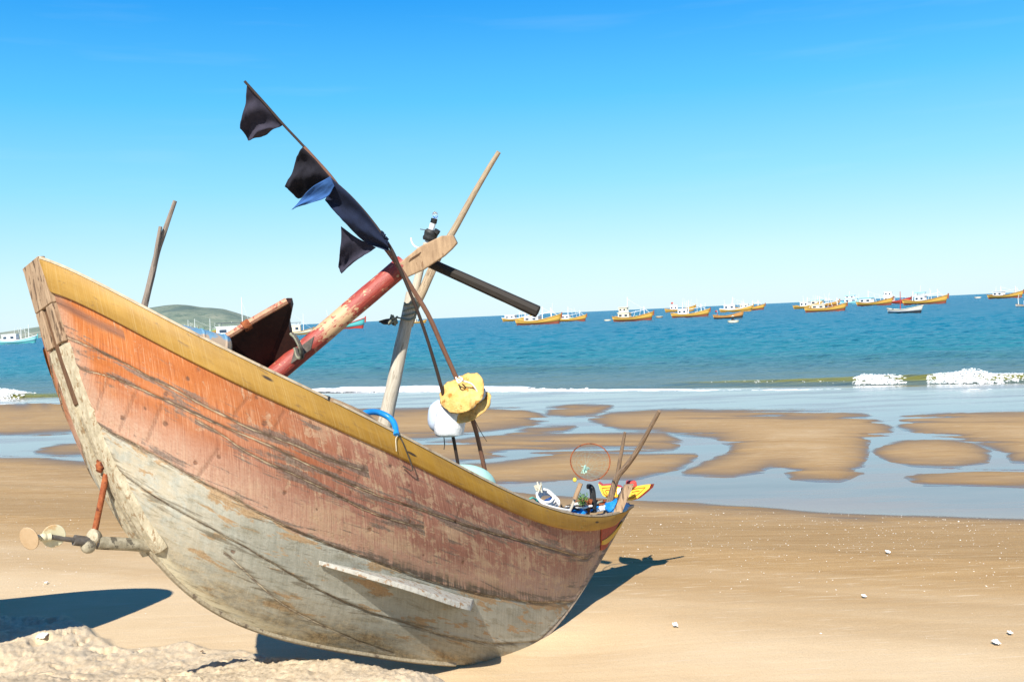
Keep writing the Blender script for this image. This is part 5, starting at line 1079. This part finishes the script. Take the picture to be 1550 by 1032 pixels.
def scrap(px, py, w, d, label, tilt=.25, seed=0):
    q = land_at(px, py); q[2] = gz(q[0], q[1]) + .012; rr = np.random.default_rng(seed); n = 9; V = []; w *= .55; d *= .5
    for i in range(n):
        for j in range(7):
            a = (i / (n - 1) - .5) * w; b_ = (j / 6 - .5) * d; V.append(q + [a + rr.normal(0, w * .02), b_, .25 * d * (vn(np.array(i * .7 + seed), np.array(j * .8), seed) + tilt * j / 6)])
    o = mesh_obj('litter_scrap', V, grid_faces(n, 7), m_eyew, None, False, origin=q); m = o.modifiers.new('thick', 'SOLIDIFY'); m.thickness = .004
    tag(o, label, 'litter', 'white scraps lying on the beach')
scrap(64, 962, .12, .12, 'white crumpled paper scrap on the edge of the churned sand bank, left of the boat', .6, 1)
scrap(1022, 949, .055, .10, 'white scrap on smooth sand between the boat bow and the right edge', .3, 2)
scrap(1508, 976, .065, .11, 'largest white scrap near the lower right corner', .3, 3)
scrap(1529, 961, .04, .08, 'small white scrap just above the largest one near the lower right corner', .3, 4)
scrap(1344, 838, .06, .10, 'white scrap on the brown damp sand right of the boat, nearest to the wet flats', .4, 5)
scrap(70, 884, .035, .07, 'tiny white scrap above the dark shadow at the left edge', .3, 6)
scrap(1308, 905, .05, .08, 'cream scrap on the sand midway along the right-hand beach', .3, 7)
tw = MB(); q = ground_at(308, 991); 
for k in range(1):
    a0 = q + np.array([RNG.normal(0, .02), RNG.normal(0, .02), 0]); a0[2] = gz(a0[0], a0[1]) + .012; a1 = a0 + np.array([RNG.normal(0, .07), RNG.normal(0, .07), .015]); tw.tube(spl([a0, (a0 + a1) / 2 + RNG.normal(0, .008, 3), a1], 8), .0045, 6)
tag(tw.build('driftwood_twig', m_stick, None, origin=q), 'thin dark twig lying on the churned sand in front of the keel', 'twig')

# ------------------------------------------------------------------ the boat next to it, whose shadow reaches into the picture
def copy_tree(o, parent=None):
    c_ = o.copy(); C.objects.link(c_); c_.parent = parent
    for ch in [q for q in o.children if not q.name.startswith(('propeller', 'shaft', 'drive', 'clamp', 'cord', 'bilge', 'white_pipe', 'red_rib'))]: copy_tree(ch, c_)
    return c_
nbr = copy_tree(boat); nbr['label'] = 'second beached wooden boat beyond the left edge, seen only by its shadow'
tip = wl(HL[0, 0][None])[0] - base; NA = math.radians(112); ca_, sa_ = math.cos(NA), math.sin(NA)
nbr.scale = (.76, .76, .76); tip = tip * .76; nbr.rotation_euler = (0, 0, NA); tr_ = np.array([ca_ * tip[0] - sa_ * tip[1], sa_ * tip[0] + ca_ * tip[1], 0]); nbr.location = ((-3.47, 5.96)[0] - tr_[0], (-3.47, 5.96)[1] - tr_[1], 0)

# ------------------------------------------------------------------ light
SUN = np.array([.27, 1.12, -1.0]); SUN /= np.linalg.norm(SUN)
elev = math.asin(-SUN[2]); azim = math.atan2(-SUN[0], -SUN[1])
sl = bpy.data.lights.new('sun', 'SUN'); sl.energy = 4.9; sl.angle = math.radians(.5); sl.color = (1, .955, .87); so_ = bpy.data.objects.new('sun', sl); C.objects.link(so_)
so_.rotation_euler = Vector(SUN).to_track_quat('-Z', 'Y').to_euler()
wd_ = bpy.data.worlds.new('World'); sc.world = wd_; wd_.use_nodes = True; nt_ = wd_.node_tree; bg = nt_.nodes['Background']
sk = nt_.nodes.new('ShaderNodeTexSky'); sk.sky_type = 'NISHITA'; sk.sun_disc = False; sk.sun_elevation = elev; sk.sun_rotation = azim; sk.altitude = 0; sk.air_density = 1.0; sk.dust_density = .3; sk.ozone_density = 3.0
tcw = nt_.nodes.new('ShaderNodeTexCoord'); sxyz = nt_.nodes.new('ShaderNodeSeparateXYZ'); nt_.links.new(tcw.outputs['Generated'], sxyz.inputs[0])
rp = nt_.nodes.new('ShaderNodeValToRGB'); nt_.links.new(sxyz.outputs[2], rp.inputs[0]); el = rp.color_ramp.elements
STOPS = [(0.0, (4.2, 5.5, 6.2)), (.05, (3.6, 5.4, 6.3)), (.13, (1.75, 4.6, 6.4)), (.21, (.58, 3.55, 6.3)), (.31, (.035, 2.12, 5.85)), (.6, (.03, .9, 3.2)), (1.0, (.02, .5, 2.0))]
while len(el) < len(STOPS): el.new(.5)
for k_, (p_, c_) in enumerate(STOPS): el[k_].position = p_; el[k_].color = (*c_, 1)
hs = nt_.nodes.new('ShaderNodeHueSaturation'); hs.inputs['Saturation'].default_value = 1.25; hs.inputs['Value'].default_value = 1.0
nt_.links.new(sk.outputs[0], hs.inputs['Color']); mxw = nt_.nodes.new('ShaderNodeMix'); mxw.data_type = 'RGBA'; mxw.inputs[0].default_value = .85; nt_.links.new(hs.outputs[0], mxw.inputs[6]); nt_.links.new(rp.outputs[0], mxw.inputs[7]); 
cm_ = nt_.nodes.new('ShaderNodeMapping'); cm_.inputs['Scale'].default_value = (2.2, 2.2, 26); cn_ = nt_.nodes.new('ShaderNodeTexNoise'); cn_.inputs['Scale'].default_value = 2.0; cn_.inputs['Detail'].default_value = 7; cr_ = nt_.nodes.new('ShaderNodeMapRange'); cr_.inputs[1].default_value = .56; cr_.inputs[2].default_value = .80; cr_.inputs[3].default_value = 0; cr_.inputs[4].default_value = .07
nt_.links.new(tcw.outputs['Generated'], cm_.inputs[0]); nt_.links.new(cm_.outputs[0], cn_.inputs['Vector']); nt_.links.new(cn_.outputs[0], cr_.inputs[0])
cx_ = nt_.nodes.new('ShaderNodeMix'); cx_.data_type = 'RGBA'; nt_.links.new(cr_.outputs[0], cx_.inputs[0]); nt_.links.new(mxw.outputs[2], cx_.inputs[6]); cx_.inputs[7].default_value = (4.6, 5.8, 6.4, 1); nt_.links.new(cx_.outputs[2], bg.inputs['Color']); bg.inputs['Strength'].default_value = .10
sc.view_settings.view_transform = 'Standard'; sc.view_settings.look = 'None'; sc.view_settings.exposure = .75; sc.view_settings.gamma = 1
